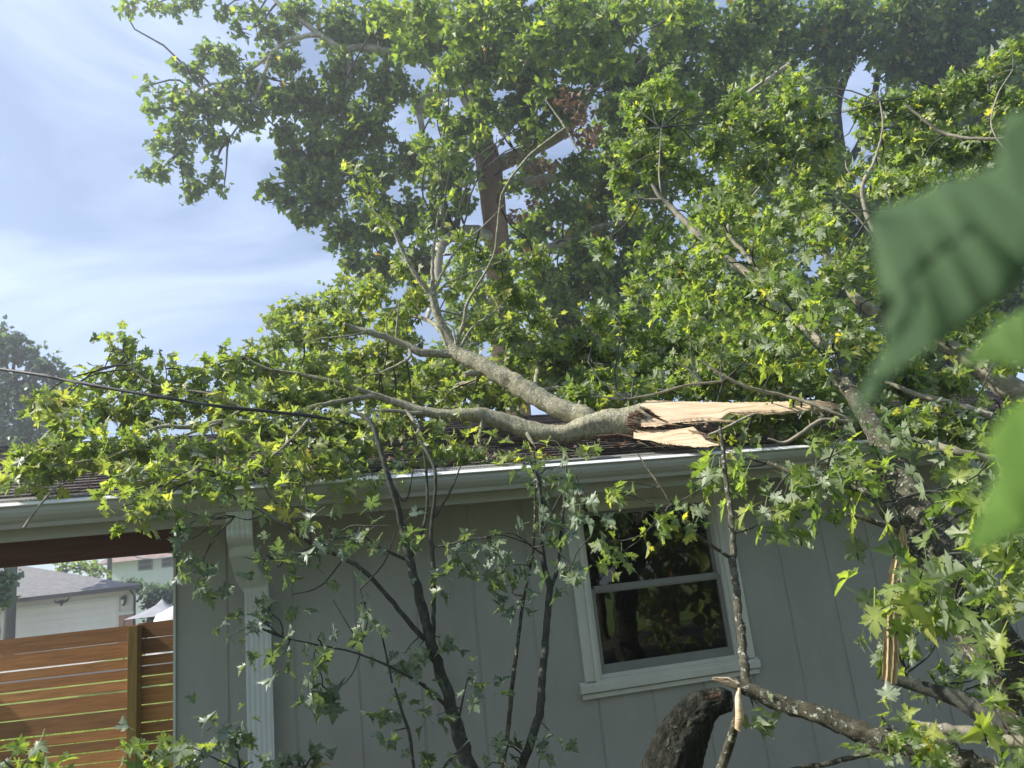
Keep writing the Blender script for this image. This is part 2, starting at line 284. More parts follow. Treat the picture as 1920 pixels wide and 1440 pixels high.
class Leaves:
    def __init__(s, kind): s.kind = kind; s.p = []; s.d = []; s.n = []; s.s = []; s.r = []
    def add(s, p, d, n, size, r): s.p.append(p); s.d.append(d); s.n.append(n); s.s.append(size); s.r.append(r)
    def arr(s, p, d, n, size, r):
        s.p += list(p); s.d += list(d); s.n += list(n); s.s += list(size); s.r += list(r)
    def build(s, name, mat, parent):
        p = np.array(s.p); d = np.array(s.d); n = np.array(s.n); sz = np.array(s.s); rr = np.array(s.r)
        d = d/np.linalg.norm(d, axis=1)[:, None]; n = n - d*(n*d).sum(1)[:, None]; n /= np.linalg.norm(n, axis=1)[:, None]+1e-9; x = np.cross(d, n)
        V = []; T = []; C = []; VE = []; off = 0; T4 = TPL[s.kind]; pick = RG.integers(0, len(T4), len(p))
        for k, (tv, tf, ve) in enumerate(T4):
            i = np.where(pick == k)[0]
            if not len(i): continue
            q = tv[None, :, 0:1]*x[i][:, None, :] + tv[None, :, 1:2]*d[i][:, None, :] + tv[None, :, 2:3]*n[i][:, None, :]
            q = q*sz[i][:, None, None] + p[i][:, None, :]
            V.append(q.reshape(-1, 3)); T.append((tf[None]+(np.arange(len(i))*len(tv))[:, None, None]+off).reshape(-1, 3)); off += len(i)*len(tv)
            C.append(np.repeat(rr[i], len(tv))); VE.append(np.tile(ve, len(i)))
        V = np.concatenate(V); T = np.concatenate(T); C = np.concatenate(C); VE = np.concatenate(VE)
        me = bpy.data.meshes.new(name); me.vertices.add(len(V)); me.vertices.foreach_set('co', V.astype(np.float32).ravel())
        me.loops.add(len(T)*3); me.loops.foreach_set('vertex_index', T.astype(np.int32).ravel()); me.polygons.add(len(T)); me.polygons.foreach_set('loop_start', np.arange(0, len(T)*3, 3, dtype=np.int32))
        me.update(calc_edges=True); me.validate()
        for nm, ar in (('rnd', C), ('vein', VE)):
            at = me.attributes.new(nm, 'FLOAT', 'POINT'); at.data.foreach_set('value', ar.astype(np.float32))
        me.materials.append(mat); o = bpy.data.objects.new(name, me); COL.objects.link(o)
        if parent: par(o, parent)
        print('LEAVES', name, len(p), len(T)); return o
def unit(v): return v/(np.linalg.norm(v)+1e-9)
def rv(a=1.0): return RG.normal(size=3)*a
UP = np.array([0, 0, 1.])
FLIP = .06
def cluster(L, p, out, n, size, hang=.5, spread=1.0, up=.9, rbias=0.0, rw=1.0):
    """rosette of leaves at a twig tip p; out = twig direction"""
    for k in range(n):
        d = unit(unit(out)*.5 + rv(.75*spread)); d = unit(d - UP*hang*RG.uniform(.3, 1.3))
        nn = UP*up + rv(.6) + out*.25
        if RG.random() < FLIP: nn = -nn
        L.add(p + rv(size*.5) - unit(out)*size*RG.uniform(0, 1.6), d, nn, size*(.45+.8*RG.random()**.8), min(.975 if rbias > .05 else .992 if rbias > 0 else 1, max(0, RG.random()*rw+rbias)))
def twig(mb, a, b, r0, r1, sag=0, n=4, seg=4, wig=.06):
    a = np.array(a); b = np.array(b); l = np.linalg.norm(b-a); pp = []; w1, w2 = rv(l*wig), rv(l*wig)
    for i in range(seg+1):
        t = i/seg; q = a*(1-t)+b*t + w1*math.sin(t*math.pi) + w2*math.sin(2*t*math.pi)*.6 + UP*math.sin(t*math.pi)*sag*l; pp.append(q)
    mb.tube(pp, [r0*(1-i/seg)+r1*i/seg for i in range(seg+1)], n, 0, cap=False, seed=int(abs(b[0])*999)); return pp
def foliage(L, mb, lobes, skel, size, per, dens=1.0, kind='clump', depth=1.0, hang=.5, tw=True, r_tw=.004, up=.9, rbias=0, shell=.45, rw=1.0, maxlen=None):
    """lobes: (px,py,Y,rad_px[,flat]) ; skel: list of world points the boughs grow from"""
    sk = np.array(skel)
    for lb in lobes:
        px, py, Y, rp = lb[:4]; dm = lb[4] if len(lb) > 4 else 1.0
        c = P(px, py, Y); R = rp*Y/F
        n = max(1 if dens < .8 else 2, int(dens*dm*(R/size)**2*1.1))
        j = np.argmin(((sk-c)**2).sum(1)); a = sk[j]
        if tw and np.linalg.norm(a-c) > R*.3: twig(mb, a, c, r_tw*2.6, r_tw*1.3, .05, 5, 6, .08)
        for k in range(n):
            v = unit(rv()); q = v*R*(RG.random()**shell); 
            p = c + CR*(q@CR)*.98 + CU*(q@CU)*.9 + FW*(q@FW)*depth
            out = unit((p-c) + rv(R*.25) + UP*R*.25)
            if tw and k % 2 == 0: twig(mb, c+(p-c)*RG.uniform(.0, .35), p, r_tw, r_tw*.5, .03, 3, 3, .08)
            cluster(L, p, out, per, size, hang, up=up, rbias=rbias, rw=rw)

# =====================================================================
# SETTING
# =====================================================================
def gz(y): return 0 if y < 10 else .9*min(1, (y-10)/8)
mb = MB(); ys = [-60, -5, 3, 6, 8, 10, 12, 14, 16, 18, 22, 40, 100, 900]; xs = [-900, -60, -25, -12, -6, 0, 6, 20, 60, 900]
vs = [(x, y, gz(y)) for y in ys for x in xs]; w = len(xs)
mb.add(vs, [(j*w+i, j*w+i+1, (j+1)*w+i+1, (j+1)*w+i) for j in range(len(ys)-1) for i in range(w-1)])
tag(mb.build('ground', M['lawn']), kind='structure')
mb = MB(); mb.add([(-9, -12, .004), (14, -12, .004), (14, 5.6, .004), (-9, 4.0, .004)], [(0, 1, 2, 3)]); tag(mb.build('bounce_cut_soil', M['bounce_cut_soil']), kind='structure')  # unseen dark ground sheet, added to cut green bounce onto the house wall
mb = MB(); mb.add([(-200, 18.5, .904), (60, 18.5, .904), (60, 23.5, .904), (-200, 23.5, .904)], [(0, 1, 2, 3)]); tag(mb.build('road', M['asphalt']), kind='structure')
mb = MB(); mb.add([(-19.5, 23.6, .906), (-14, 23.6, .906), (-14, 28, .906), (-19.5, 28, .906)], [(0, 1, 2, 3)]); tag(mb.build('driveway', M['concrete']), kind='structure')
# grass blades beyond the fence, seen through its gaps
mb = MB()
for i in range(9000):
    x = rnd.uniform(-11, -3.4); y = rnd.uniform(7.9, 13.5); z = gz(y); h = rnd.uniform(.05, .16); dx = rnd.uniform(-.05, .05); dy = rnd.uniform(-.05, .05); a = rnd.uniform(0, 3.14); wx = math.cos(a)*.008; wy = math.sin(a)*.008
    mb.add([(x-wx, y-wy, z), (x+wx, y+wy, z), (x+dx, y+dy, z+h)], [(0, 1, 2)], c=rnd.random())
g = mb.build('grass', M['bush']); tag(g, 'bright yellow green lawn grass glimpsed through the fence gaps', 'grass', kind='stuff')

# =====================================================================
# HOUSE
# =====================================================================
house = thing('bungalow', 'low pale grey green house with vertical grooved siding, white gutter and a window', 'house', H(0, -3, 0))
SL = -2.766; SR = 5.2; ZT = 2.42
# siding: sheet with real grooves
mb = MB(); gro = []; x = 1.181
while x > SL: x -= .335
gro = [x + .335*i for i in range(1, 26)]; gro += []
segs = []; prev = SL
for g_ in gro:
    if g_ > SR: break
    if g_-prev > .02: segs.append((prev, g_-.007)); prev = g_+.007
segs.append((prev, SR))
for a, b_ in segs:
    for (s0, s1, z0, z1) in [(a, b_, -.2, ZT)]:
        # cut for the window opening
        if s1 <= -.50 or s0 >= .455: mb.hbox(s0, s1, -.012, 0, z0, z1)
        else:
            mb.hbox(s0, s1, -.012, 0, z0, 1.28); mb.hbox(s0, s1, -.012, 0, 2.29, z1)
            if s0 < -.50: mb.hbox(s0, -.50, -.012, 0, 1.28, 2.29)
            if s1 > .455: mb.hbox(.455, s1, -.012, 0, 1.28, 2.29)
mb.hbox(SL, -.50, -.10, -.0045, -.2, ZT); mb.hbox(.455, SR, -.10, -.0045, -.2, ZT); mb.hbox(-.50, .455, -.10, -.0045, -.2, 1.28); mb.hbox(-.50, .455, -.10, -.0045, 2.29, ZT)
mb.hbox(SL, SL+.1, -7, -.102, -.2, ZT); mb.hbox(SR-.1, SR, -7, -.102, -.2, ZT)
mb.build('wall', M['siding'], house, bevel=.002)
mb = MB(); mb.hbox(SL-.012, SL+.0, -.03, .012, -.2, 2.34); mb.build('corner_trim', M['white'], house)
# dim room behind the window
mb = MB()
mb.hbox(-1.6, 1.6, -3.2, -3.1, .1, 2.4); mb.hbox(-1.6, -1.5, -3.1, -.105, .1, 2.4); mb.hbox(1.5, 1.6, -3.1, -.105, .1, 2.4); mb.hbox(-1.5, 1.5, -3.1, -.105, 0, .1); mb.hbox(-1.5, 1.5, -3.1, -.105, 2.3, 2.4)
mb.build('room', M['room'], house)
# roof: shingle courses, slope 4:12
FS0, FS1 = -7.5, 6.2; SLP = .30
mb = MB(); eo, ez = .40, 2.47
nrow = 32; dd = .125
for i in range(nrow):
    o0 = eo+.03 - i*dd; o1 = o0 - dd; z0 = ez + (eo+.03-o0)*SLP + .012; z1 = ez + (eo+.03-o1)*SLP + .004
    s = FS0 - rnd.uniform(0, .3)
    while s < FS1:
        e = min(s + rnd.uniform(.12, .30), FS1+.2); cc = min(1, max(0, rnd.gauss(.45, .25))); lift = rnd.uniform(0, .006)
        mb.hexa([H(s, o0, z0-.010), H(e-.004, o0, z0-.010), H(e-.004, o1, z1-.012), H(s, o1, z1-.012), H(s, o0, z0+lift), H(e-.004, o0, z0+lift), H(e-.004, o1, z1), H(s, o1, z1)], c=cc); s = e
    if i == nrow-1: RZ = z1; RO = o1
mb.hexa([H(FS0, eo, ez-.03), H(FS1, eo, ez-.03), H(FS1, RO, RZ-.05), H(FS0, RO, RZ-.05), H(FS0, eo, ez-.005), H(FS1, eo, ez-.005), H(FS1, RO, RZ-.02), H(FS0, RO, RZ-.02)])
mb.hexa([H(SL, RO-.002, RZ-.05), H(FS1, RO-.002, RZ-.05), H(FS1, RO*2-eo, ez-.05), H(SL, RO*2-eo, ez-.05), H(SL, RO-.002, RZ+.01), H(FS1, RO-.002, RZ+.01), H(FS1, RO*2-eo, ez), H(SL, RO*2-eo, ez)])
mb.build('roof', M['roof'], house)
mb = MB(); mb.hbox(FS0, FS1, .33, .352, 2.346, 2.455); mb.build('fascia', M['trim'], house, bevel=.002)
mb = MB(); mb.hbox(FS0, FS1, -.10, .328, 2.425, 2.44); mb.hbox(SL, SR, .002, .02, 2.37, 2.424); mb.build('soffit', M['siding'], house)
# K-style gutter: joined lengths
mb = MB(); lip = MB(); cuts = [FS0, -5.2, -2.15, .93, 3.6, 5.0]
for a, b_ in zip(cuts[:-1], cuts[1:]):
    a += .002; b_ -= .002; j = rnd.uniform(-.003, .003)
    K = [(.353, 2.475), (.353, 2.40), (.425, 2.398), (.432, 2.418), (.448, 2.432), (.462, 2.45), (.470, 2.47), (.470, 2.496+j), (.466, 2.496+j), (.466, 2.472), (.456, 2.455), (.43, 2.425), (.42, 2.404), (.357, 2.406), (.357, 2.475)]
    mb.prof(K, a, b_)
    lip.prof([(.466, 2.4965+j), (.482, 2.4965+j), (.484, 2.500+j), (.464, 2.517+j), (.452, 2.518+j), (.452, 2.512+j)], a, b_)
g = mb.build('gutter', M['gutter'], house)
lip.build('gutter_lip_sunlit', M['gutter_lip_sunlit'], g)
# ribbed gutter guard strip
mb = MB(); s = -5.0
while s < 5.0:
    if not (-.9 < s < -.3 or 2.2 < s < 2.7): mb.hexa([H(s, .451, 2.508), H(s+.012, .451, 2.508), H(s+.012, .34, 2.536), H(s, .34, 2.536), H(s, .451, 2.514), H(s+.012, .451, 2.514), H(s+.012, .34, 2.545), H(s, .34, 2.545)])
    s += .02
mb.prof([(.345, 2.530), (.345, 2.546), (.30, 2.562), (.30, 2.545)], -5, 5); mb.build('gutter_guard', M['guard'], g)
# downspout
ds = MB()
def ribbed(ds, path, w=.122, d=.06):
    sec = []
    nr = 5
    for k in range(nr*4+1):
        t = k/(nr*4); sec.append(((t-.5)*w, d/2 + (.0016 if k % 4 in (1, 2) else 0)))
    sec += [(w/2, -d/2), (-w/2, -d/2)]
    rings = []
    for (s, o, z, ang) in path:
        rings.append([H(s+a, o + b*math.cos(ang), z + b*math.sin(ang)) for a, b in sec])
    n = len(sec); vs = [v for r in rings for v in r]
    fs = [(i*n+k, (i)*n+(k+1) % n, (i+1)*n+(k+1) % n, (i+1)*n+k) for i in range(len(rings)-1) for k in range(n)]
    ds.add(vs, fs); ds.add(rings[0], [tuple(range(n))]); ds.add(rings[-1], [tuple(range(n))[::-1]])
e1 = [(-2.40, .395, 2.396, 0), (-2.40, .395, 2.34, 0), (-2.40, .392, 2.30, .12)]
for k in range(1, 9):
    a = k/8*R_(58); e1.append((-2.40, .395-.10*(1-math.cos(a)), 2.29-.10*math.sin(a)*1.0, a))
o_, z_ = e1[-1][1], e1[-1][2]
e1.append((-2.385, .20, z_-.155*.75, R_(55)))
for k in range(1, 8):
    a = R_(55)*(1-k/7); e1.append((-2.35, .13-.09*(k/7)+.03*0, z_-.155*.75-.05-.02*k, a))
e1.append((-2.35, .035, 1.95, 0)); ribbed(ds, e1)
ribbed(ds, [(-2.35, .035, 1.949, 0), (-2.35, .035, -.2, 0)], .13, .066)
ds.hbox(-2.42, -2.28, .002, .07, 1.06, 1.085)
ds.build('downspout', M['down'], house)
# beam over the open bay, and its far post
mb = MB(); mb.hbox(FS0, SL-.013, -.02, .02, 2.255, 2.424); mb.build('beam', M['beam'], house, bevel=.004)
mb = MB(); mb.hbox(-7.2, -7.1, -.06, .04, 0, 2.25); mb.build('carport_post', M['beam'], house)
# window
win = MB()
def frame(mb, s0, s1, z0, z1, w, o0, o1, bw=None):
    bw = bw or w
    mb.hbox(s0, s0+w, o0, o1, z0, z1); mb.hbox(s1-w, s1, o0, o1, z0, z1); mb.hbox(s0+w, s1-w, o0, o1-.0015, z1-w, z1); mb.hbox(s0+w, s1-w, o0, o1-.0015, z0, z0+bw)
win.hbox(-.565, -.505, .001, .022, 1.30, 2.40); win.hbox(.46, .535, .001, .022, 1.30, 2.40); win.hbox(-.505, .46, .001, .0205, 2.315, 2.40)
frame(win, -.505, .460, 1.28, 2.315, .026, -.03, .034)
frame(win, -.479, .434, 1.306, 2.289, .022, -.05, .016)
wo = win.build('window', M['white'], house, bevel=.002)
mb = MB(); mb.hexa([H(-.60, .002, 1.235), H(.555, .002, 1.235), H(.555, .036, 1.240), H(-.60, .036, 1.240), H(-.60, .002, 1.300), H(.555, .002, 1.300), H(.555, .036, 1.282), H(-.60, .036, 1.282)][:8]); mb.hbox(-.590, .548, .002, .022, 1.207, 1.2345); mb.build('sill', M['white'], wo, bevel=.002)
mb = MB(); frame(mb, -.457, .412, 1.328, 1.81, .028, -.040, -.006, .05); frame(mb, -.457, .412, 1.792, 2.267, .022, -.068, -.042); mb.hbox(-.429, .384, -.0395, -.002, 1.79, 1.826)
mb.build('sash', M['sash'], wo, bevel=.0015)
mb = MB(); mb.add([H(-.43, -.02, 1.377), H(.385, -.02, 1.377), H(.385, -.02, 1.79), H(-.43, -.02, 1.79)], [(0, 1, 2, 3)]); mb.add([H(-.436, -.055, 1.81), H(.391, -.055, 1.81), H(.391, -.055, 2.246), H(-.436, -.055, 2.246)], [(0, 1, 2, 3)])
mb.build('glass', M['glass'], wo)

# =====================================================================
# FENCE (parallel to the picture), posts and boards
# =====================================================================
FY = 7.5
fence = thing('slat_fence', 'reddish brown horizontal board fence with sunlit gaps beyond the carport opening', 'fence', (-5, FY, 0))
bd = [(.14, .003), (.14, .012), (.082, .013), (.082, .012), (.082, .013), (.14, .010), (.14, .012), (.082, .011), (.082, .014), (.082, .012), (.14, .012), (.14, .010), (.082, .012), (.14, .012), (.14, .01), (.14, .01)]
posts = [P(253, 1200, FY-.05)[0]+i*1.9 for i in (-3, -2, -1, 0, 1)]
panels = [(posts[i], posts[i+1]) for i in range(4)]
for k, (a, b_) in enumerate(panels):
    mb = MB(); z = 1.90 - (0 if k < 3 else -.01)
    for h, gp in bd:
        if z-h < .05: break
        zz = z - h; c = rnd.random(); sh = rnd.uniform(-.004, .004)
        mb.hexa([(a+.002, FY, zz+rnd.uniform(-.003, .003)), (b_-.002, FY, zz+sh), (b_-.002, FY+.02, zz+sh), (a+.002, FY+.02, zz), (a+.002, FY, z), (b_-.002, FY, z+sh), (b_-.002, FY+.02, z+sh), (a+.002, FY+.02, z)], c=c)
        z = zz - gp - (rnd.uniform(-.002, .003))
    mb.build('board_panel', M['cedar'], fence)
for x in posts:
    mb = MB(); mb.box(x-.046, x+.046, FY-.094, FY-.002, 0, 1.895); mb.build('post', M['post'], fence, bevel=.004)

# =====================================================================
# ACROSS THE STREET
# =====================================================================
GY = 28.0
ga = thing('garage', 'cream garage with a wide panelled door, dark gutter and hip shingle roof across the street', 'garage', P(110, 1180, GY))
def gx(px, py): q = P(px, py, GY); return q[0], q[2]
dx0, dz1 = gx(9, 1147); dx1, _ = gx(220, 1124); wx1, ez_ = gx(249, 1103); ez_ = gx(240, 1103)[1]; wx0 = dx0-1.3
mb = MB(); mb.box(wx0, dx0-.0, GY, GY+.2, .9, ez_); mb.box(dx1, wx1, GY, GY+.2, .9, ez_); mb.box(dx0, dx1, GY, GY+.2, dz1, ez_); mb.box(wx1-.2, wx1, GY+.2, GY+7, .9, ez_); mb.box(wx0, wx0+.2, GY+.2, GY+7, .9, ez_)
mb.build('wall', M['g_wall'], ga)
mb = MB()
for k in range(8):
    z0 = .92+k*(dz1-.92)/8; mb.box(dx0, dx1, GY+.06, GY+.1, z0+.012, z0+(dz1-.92)/8)
mb.box(dx0, dx1, GY+.075, GY+.11, .92, dz1)
mb.build('door', M['g_door'], ga)
mb = MB(); mb.box(dx0-.10, dx0, GY-.03, GY-.001, .9, dz1+.1); mb.box(dx1, dx1+.10, GY-.03, GY-.001, .9, dz1+.1); mb.box(dx0, dx1, GY-.03, GY-.001, dz1, dz1+.1); mb.build('door_casing', M['white'], ga)
for a_, b_ in ((dx1+.11, wx1+.06), (wx0, dx0-.11)):
    mb = MB(); mb.box(a_, b_, GY-.09, GY-.002, .9, 2.28); mb.build('brick_skirt', M['brick'], ga)
for a_, b_ in ((dx1+.105, wx1+.09), (wx0, dx0-.105)):
    mb = MB(); mb.box(a_, b_, GY-.12, GY-.001, 2.281, 2.38); mb.build('ledge', M['white'], ga)
ex = gx(276, 1097)[0]; er = ez_+.05
A = [(wx0-.6, GY-.5, er), (ex, GY-.5, er), (ex, GY+7.5, er), (wx0-.6, GY+7.5, er)]; rA = (wx0+3.0, GY+3.5, er+1.75); rx = P(85, 1048, GY+3.5)[0]; rB = (rx, GY+3.5, er+1.75); rA = (min(rA[0], rx-.5), rA[1], rA[2])
mb = MB(); mb.add(A+[rA, rB], [(0, 1, 5, 4), (1, 2, 5), (2, 3, 4, 5), (3, 0, 4)]); mb.add([(x, y, z-.06) for x, y, z in A], [(3, 2, 1, 0)]); mb.build('roof', M['g_roof'], ga)
mb = MB(); mb.box(wx0-.7, ex+.06, GY-.62, GY-.505, er-.14, er+.0); mb.box(ex+.0, ex+.1, GY-.5, GY+7.5, er-.14, er); mb.build('gutter', M['dark_trim'], ga)
mb = MB(); mb.tube([(wx1-.0+.08, GY-.4, er-.1), (wx1+.1, GY-.05, er-.35), (wx1+.1, GY-.05, .9)], [.045]*3, 6); mb.build('downspout', M['dark_trim'], ga)
# emblem: spread-winged bird
bx, bz = gx(116, 1128); mb = MB()
prof = [(-.28, .10), (-.20, .03), (-.10, .02), (-.04, .06), (0, .03), (.04, .06), (.10, .03), (.20, .05), (.29, .14), (.22, -.02), (.12, -.06), (.05, -.07), (.03, -.15), (-.03, -.15), (-.05, -.07), (-.12, -.06), (-.22, -.03)]
n = len(prof); mb.add([(bx+a, GY-.03, bz+c) for a, c in prof]+[(bx+a, GY-.002, bz+c) for a, c in prof], [tuple(range(n))[::-1], tuple(range(n, 2*n))]+[(i, (i+1) % n, n+(i+1) % n, n+i) for i in range(n)])
mb.build('bird_emblem', M['dark_trim'], ga)
lx, lz = gx(235, 1127)
for o_ in list(bpy.data.objects):
    if o_.parent == ga and o_.name.split('.')[0] in ('wall', 'roof', 'gutter'):
        for v in o_.data.vertices:
            wy = v.co.y; v.co.x -= .62*max(0, wy-GY-.3)
mb = MB()
mb.tube([(lx, GY-.12, lz-.17), (lx, GY-.12, lz-.13), (lx, GY-.12, lz+.08), (lx, GY-.12, lz+.10), (lx, GY-.12, lz+.2)], [.02, .05, .08, .11, .02], 6); mb.box(lx-.02, lx+.02, GY-.1, GY-.002, lz-.1, lz+.2)
lo = mb.build('wall_lantern', M['dark_trim'], ga)
mb = MB(); mb.tube([(lx, GY-.205, lz-.09), (lx, GY-.205, lz+.05)], [.035, .045], 6); mb.build('lantern_glass', M['tarp_w'], lo)

HY = 46
h2 = thing('pale_house', 'pale mint two storey house with small windows behind the hedge', 'house', (P(300, 1070, HY)[0], HY, .9))
hx0 = P(207, 1070, HY)[0]; ez2 = P(265, 1049, HY)[2]
mb = MB(); mb.box(hx0, hx0+14, HY, HY+8, .9, ez2); mb.build('wall', M['h2_wall'], h2)
mb = MB(); mb.add([(hx0-.5, HY-.6, ez2-.05), (hx0+14.5, HY-.6, ez2-.05), (hx0+14.5, HY+4, ez2+1.7), (hx0-.5, HY+4, ez2+1.7), (hx0-.5, HY+8.6, ez2-.05), (hx0+14.5, HY+8.6, ez2-.05)], [(0, 1, 2, 3), (3, 2, 5, 4), (0, 3, 4), (1, 5, 2)]); mb.build('roof', M['h2_roof'], h2)
for (a, b_, c, d) in ((262, 284, 1051, 1068), (306, 321, 1046, 1062), (327, 345, 1044, 1060)):
    x0, z1 = P(a, c, HY)[[0, 2]]; x1, z0 = P(b_, d, HY)[0], P(a, d, HY)[2]
    mb = MB(); mb.box(x0-.08, x1+.08, HY-.05, HY-.002, z0-.08, z1+.08); f = mb.build('window', M['sash'], h2); mb = MB(); zm = (z0+z1)/2; mb.box(x0, x1, HY-.07, HY-.052, z0, zm-.03); mb.box(x0, x1, HY-.07, HY-.052, zm+.03, z1); mb.build('pane', M['room'], f)
mb = MB(); q = P(205, 1075, 40); mb.tube([(q[0], 40, .9), (q[0], 40, 7.6)], [.14, .11], 8); po = mb.build('utility_pole', M['bark_dark']); tag(po, 'dark utility pole beside the pale mint house', 'pole')
mb = MB(); pts = [P(a, b_, 36) for a, b_ in ((207, 1020), (240, 1038), (265, 1047), (295, 1048), (330, 1042), (380, 1026))]; pp, rr = spline([(p, .03) for p in pts], .5); mb.tube(pp, rr, 5); tag(mb.build('overhead_wire', M['tarp_g']), 'thin pale wire sagging in front of the pale mint house', 'wire')
def mass(name, label, cat, lobes, size, mt, dens, kind='syc', trunk=True, group=None, up=.7, base=None, depth=1.0, per=6):
    c = P(*lobes[0][:3]); z0 = gz(c[1]); t = thing(name, label, cat, (c[0], c[1], z0), group); mb = MB(); sk = []
    if base is None: base = (c[0], c[1])
    top = P(*lobes[len(lobes)//2][:3]); sk = []
    pp, rr = spline([((base[0], base[1], z0-.1), .02*max(3, (c[2]-z0)*1.0)), ((base[0]*.7+c[0]*.3, base[1], z0+(c[2]-z0)*.5), .015*max(3, (c[2]-z0))), (c, .03)], .4); mb.tube(pp, rr, 8, .1); sk = pp[len(pp)//3:]
    Lf = Leaves(kind); foliage(Lf, mb, lobes, sk, size, per, dens, hang=.3, r_tw=.02 if c[1] > 12 else .006, up=up, depth=depth)
    mb.build('trunk', M['bark_dark'], t); Lf.build('foliage', mt, t); return t
mass('shrub', 'bright yellow green bush behind the garage roof', 'bush', [(115, 1062, 37, 20), (145, 1062, 37, 22), (175, 1066, 37, 20), (190, 1072, 37, 17)], .16, M['bush'], 1.2)
mass('shrub', 'small dark bush against the foot of the pale mint house', 'bush', [(240, 1090, 36, 13), (258, 1091, 36, 14), (225, 1095, 36, 9)], .13, M['far'], 1.0)
# hedge: filled block of leaves
t = thing('hedge', 'tall clipped green hedge to the right of the garage', 'hedge', (P(300, 1120, 32)[0], 32, .9)); Lf = Leaves('syc'); hx = P(262, 1120, 32)[0]
for i in range(5200):
    x = hx + RG.random()*7; y = 32 + RG.random()*.8; z = .9 + 2.55*RG.random()**.7 + .12*math.sin(x*3); Lf.add(np.array([x, y, z]), unit(rv()+UP*.2-np.array([0, .8, 0])), rv()+UP*.6, RG.uniform(.09, .17), RG.random())
Lf.build('foliage', M['far'], t)
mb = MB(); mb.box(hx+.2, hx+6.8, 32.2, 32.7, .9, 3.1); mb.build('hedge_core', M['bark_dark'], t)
# canopy + covered car
tp = P(304, 1123, 26); z0 = P(255, 1160, 26)[2]; t = thing('pop_up_canopy', 'grey peaked canopy tent beside the garage brick pier', 'tent', (tp[0], 26, .9)); mb = MB()
q = []
for j in range(7):
    f = j/6; r = .84*f; z = tp[2] - (tp[2]-z0)*(f**.62)
    for a in range(16):
        an = a/16*2*math.pi; sq = 1/max(abs(math.cos(an)), abs(math.sin(an))); q.append((tp[0]+r*sq*math.cos(an), 26+r*sq*math.sin(an), z-.05*math.cos(4*an)*f*0))
mb.add(q, [(j*16+a, j*16+(a+1) % 16, (j+1)*16+(a+1) % 16, (j+1)*16+a) for j in range(6) for a in range(16)], True); mb.build('canopy', M['tarp_g'], t)
for a, b_ in ((-1, -1), (-1, 1), (1, -1), (1, 1)):
    mb = MB(); mb.tube([(tp[0]+a*.82, 26+b_*.82, .9), (tp[0]+a*.82, 26+b_*.82, z0-.02)], [.02, .02], 6); mb.build('leg', M['dark_trim'], t)
cp = P(272, 1163, 21); cz = P(300, 1140, 21)[2]; t = thing('covered_car', 'car under a rumpled white cover behind the fence', 'covered car', (cp[0]+1.9, 21.9, .9)); mb = MB(); q = []; nx, ny = 40, 14
hp = [(0, .95), (.01, 1.17), (.05, 1.22), (.13, 1.36), (.3, 1.41), (.5, 1.42), (.7, 1.40), (.85, 1.3), (.97, 1.18), (1, .8)]
for i in range(nx+1):
    u = i/nx; hh = np.interp(u, [a for a, _ in hp], [b_ for _, b_ in hp])*(cz-.9)/1.3
    for j in range(ny+1):
        v = j/ny; e = (1-abs(2*v-1)**5); z = .9+hh*(.15+.85*e)+.02*math.sin(u*60+v*9)*(1-e*.7)+.012*math.sin(v*31+u*17); q.append((cp[0]+u*4.3, 21+v*1.75+.02*math.sin(u*47), z if 0 < j < ny else .95))
mb.add(q, [(i*(ny+1)+j, (i+1)*(ny+1)+j, (i+1)*(ny+1)+j+1, i*(ny+1)+j+1) for i in range(nx) for j in range(ny)], True); mb.build('cover', M['tarp_w'], t)
for x, y in ((.85, .12), (3.45, .12), (.85, 1.5), (3.45, 1.5)):
    mb = MB(); mb.tube([(cp[0]+x, 21+y-.04, 1.23), (cp[0]+x, 21+y+.2, 1.23)], [.32, .32], 16); mb.build('wheel', M['dark_trim'], t)

# =====================================================================
# TREES
# =====================================================================
mass('street_tree', 'small dark green tree hanging in front of the garage roof at the left edge', 'tree', [(-30, 1090, 16, 42), (5, 1090, 16, 26), (14, 1078, 16, 14), (22, 1080, 16, 9), (10, 1120, 16, 20), (0, 1135, 16, 14), (-40, 1040, 16, 45)], .10, M['far'], 2.2, base=(P(-60, 1100, 16)[0], 16))
mass('background_tree', 'distant bluish green tree rising above the roof at the far left', 'tree', [(40, 740, 27, 70), (-60, 720, 27, 90), (10, 650, 27, 45), (-40, 650, 27, 60), (55, 660, 27, 32), (85, 685, 27, 34), (112, 705, 27, 30), (135, 725, 27, 24), (100, 760, 27, 45), (60, 820, 27, 60), (0, 820, 27, 70), (20, 880, 27, 60), (90, 850, 27, 40), (2, 615, 27, 16), (35, 632, 27, 14), (-10, 905, 27, 60)], .17, M['far'], 2.2, kind='syc')

# ---- big sycamore ----
SY = 18.0
syc = thing('sycamore_tree', 'tall sycamore with pink brown trunk and pale limbs rising behind the roof', 'tree', (P(975, 900, SY)[0], SY, .9))
tb = MB(); base = P(985, 900, SY); base[2] = .8
k = SY/F
tr_pts = [(base, .42)] + [(P(x, y, SY), r*k) for x, y, r in ((958, 720, 31), (945, 600, 29), (935, 500, 26), (926, 400, 25), (918, 320, 27), (912, 280, 24))]
pp, rr = spline(tr_pts, .22); tb.tube(pp, rr, 20, .07); sk = list(pp[len(pp)//2:])
tb.build('trunk', M['bark_syc'], syc)
lm = MB(); fo = MB()
def SL_(pts, n=10, rough=.05):
    q = limb(lm, [(x, y, r, Y) for x, y, r, Y in pts], rough=rough, n=n, wig=.12, step=.25); sk.extend(q); return q
SL_([(916, 300, 20, 18), (900, 220, 17, 17.8), (885, 140, 14, 17.5), (905, 60, 12, 17.3), (915, -60, 10, 17)])
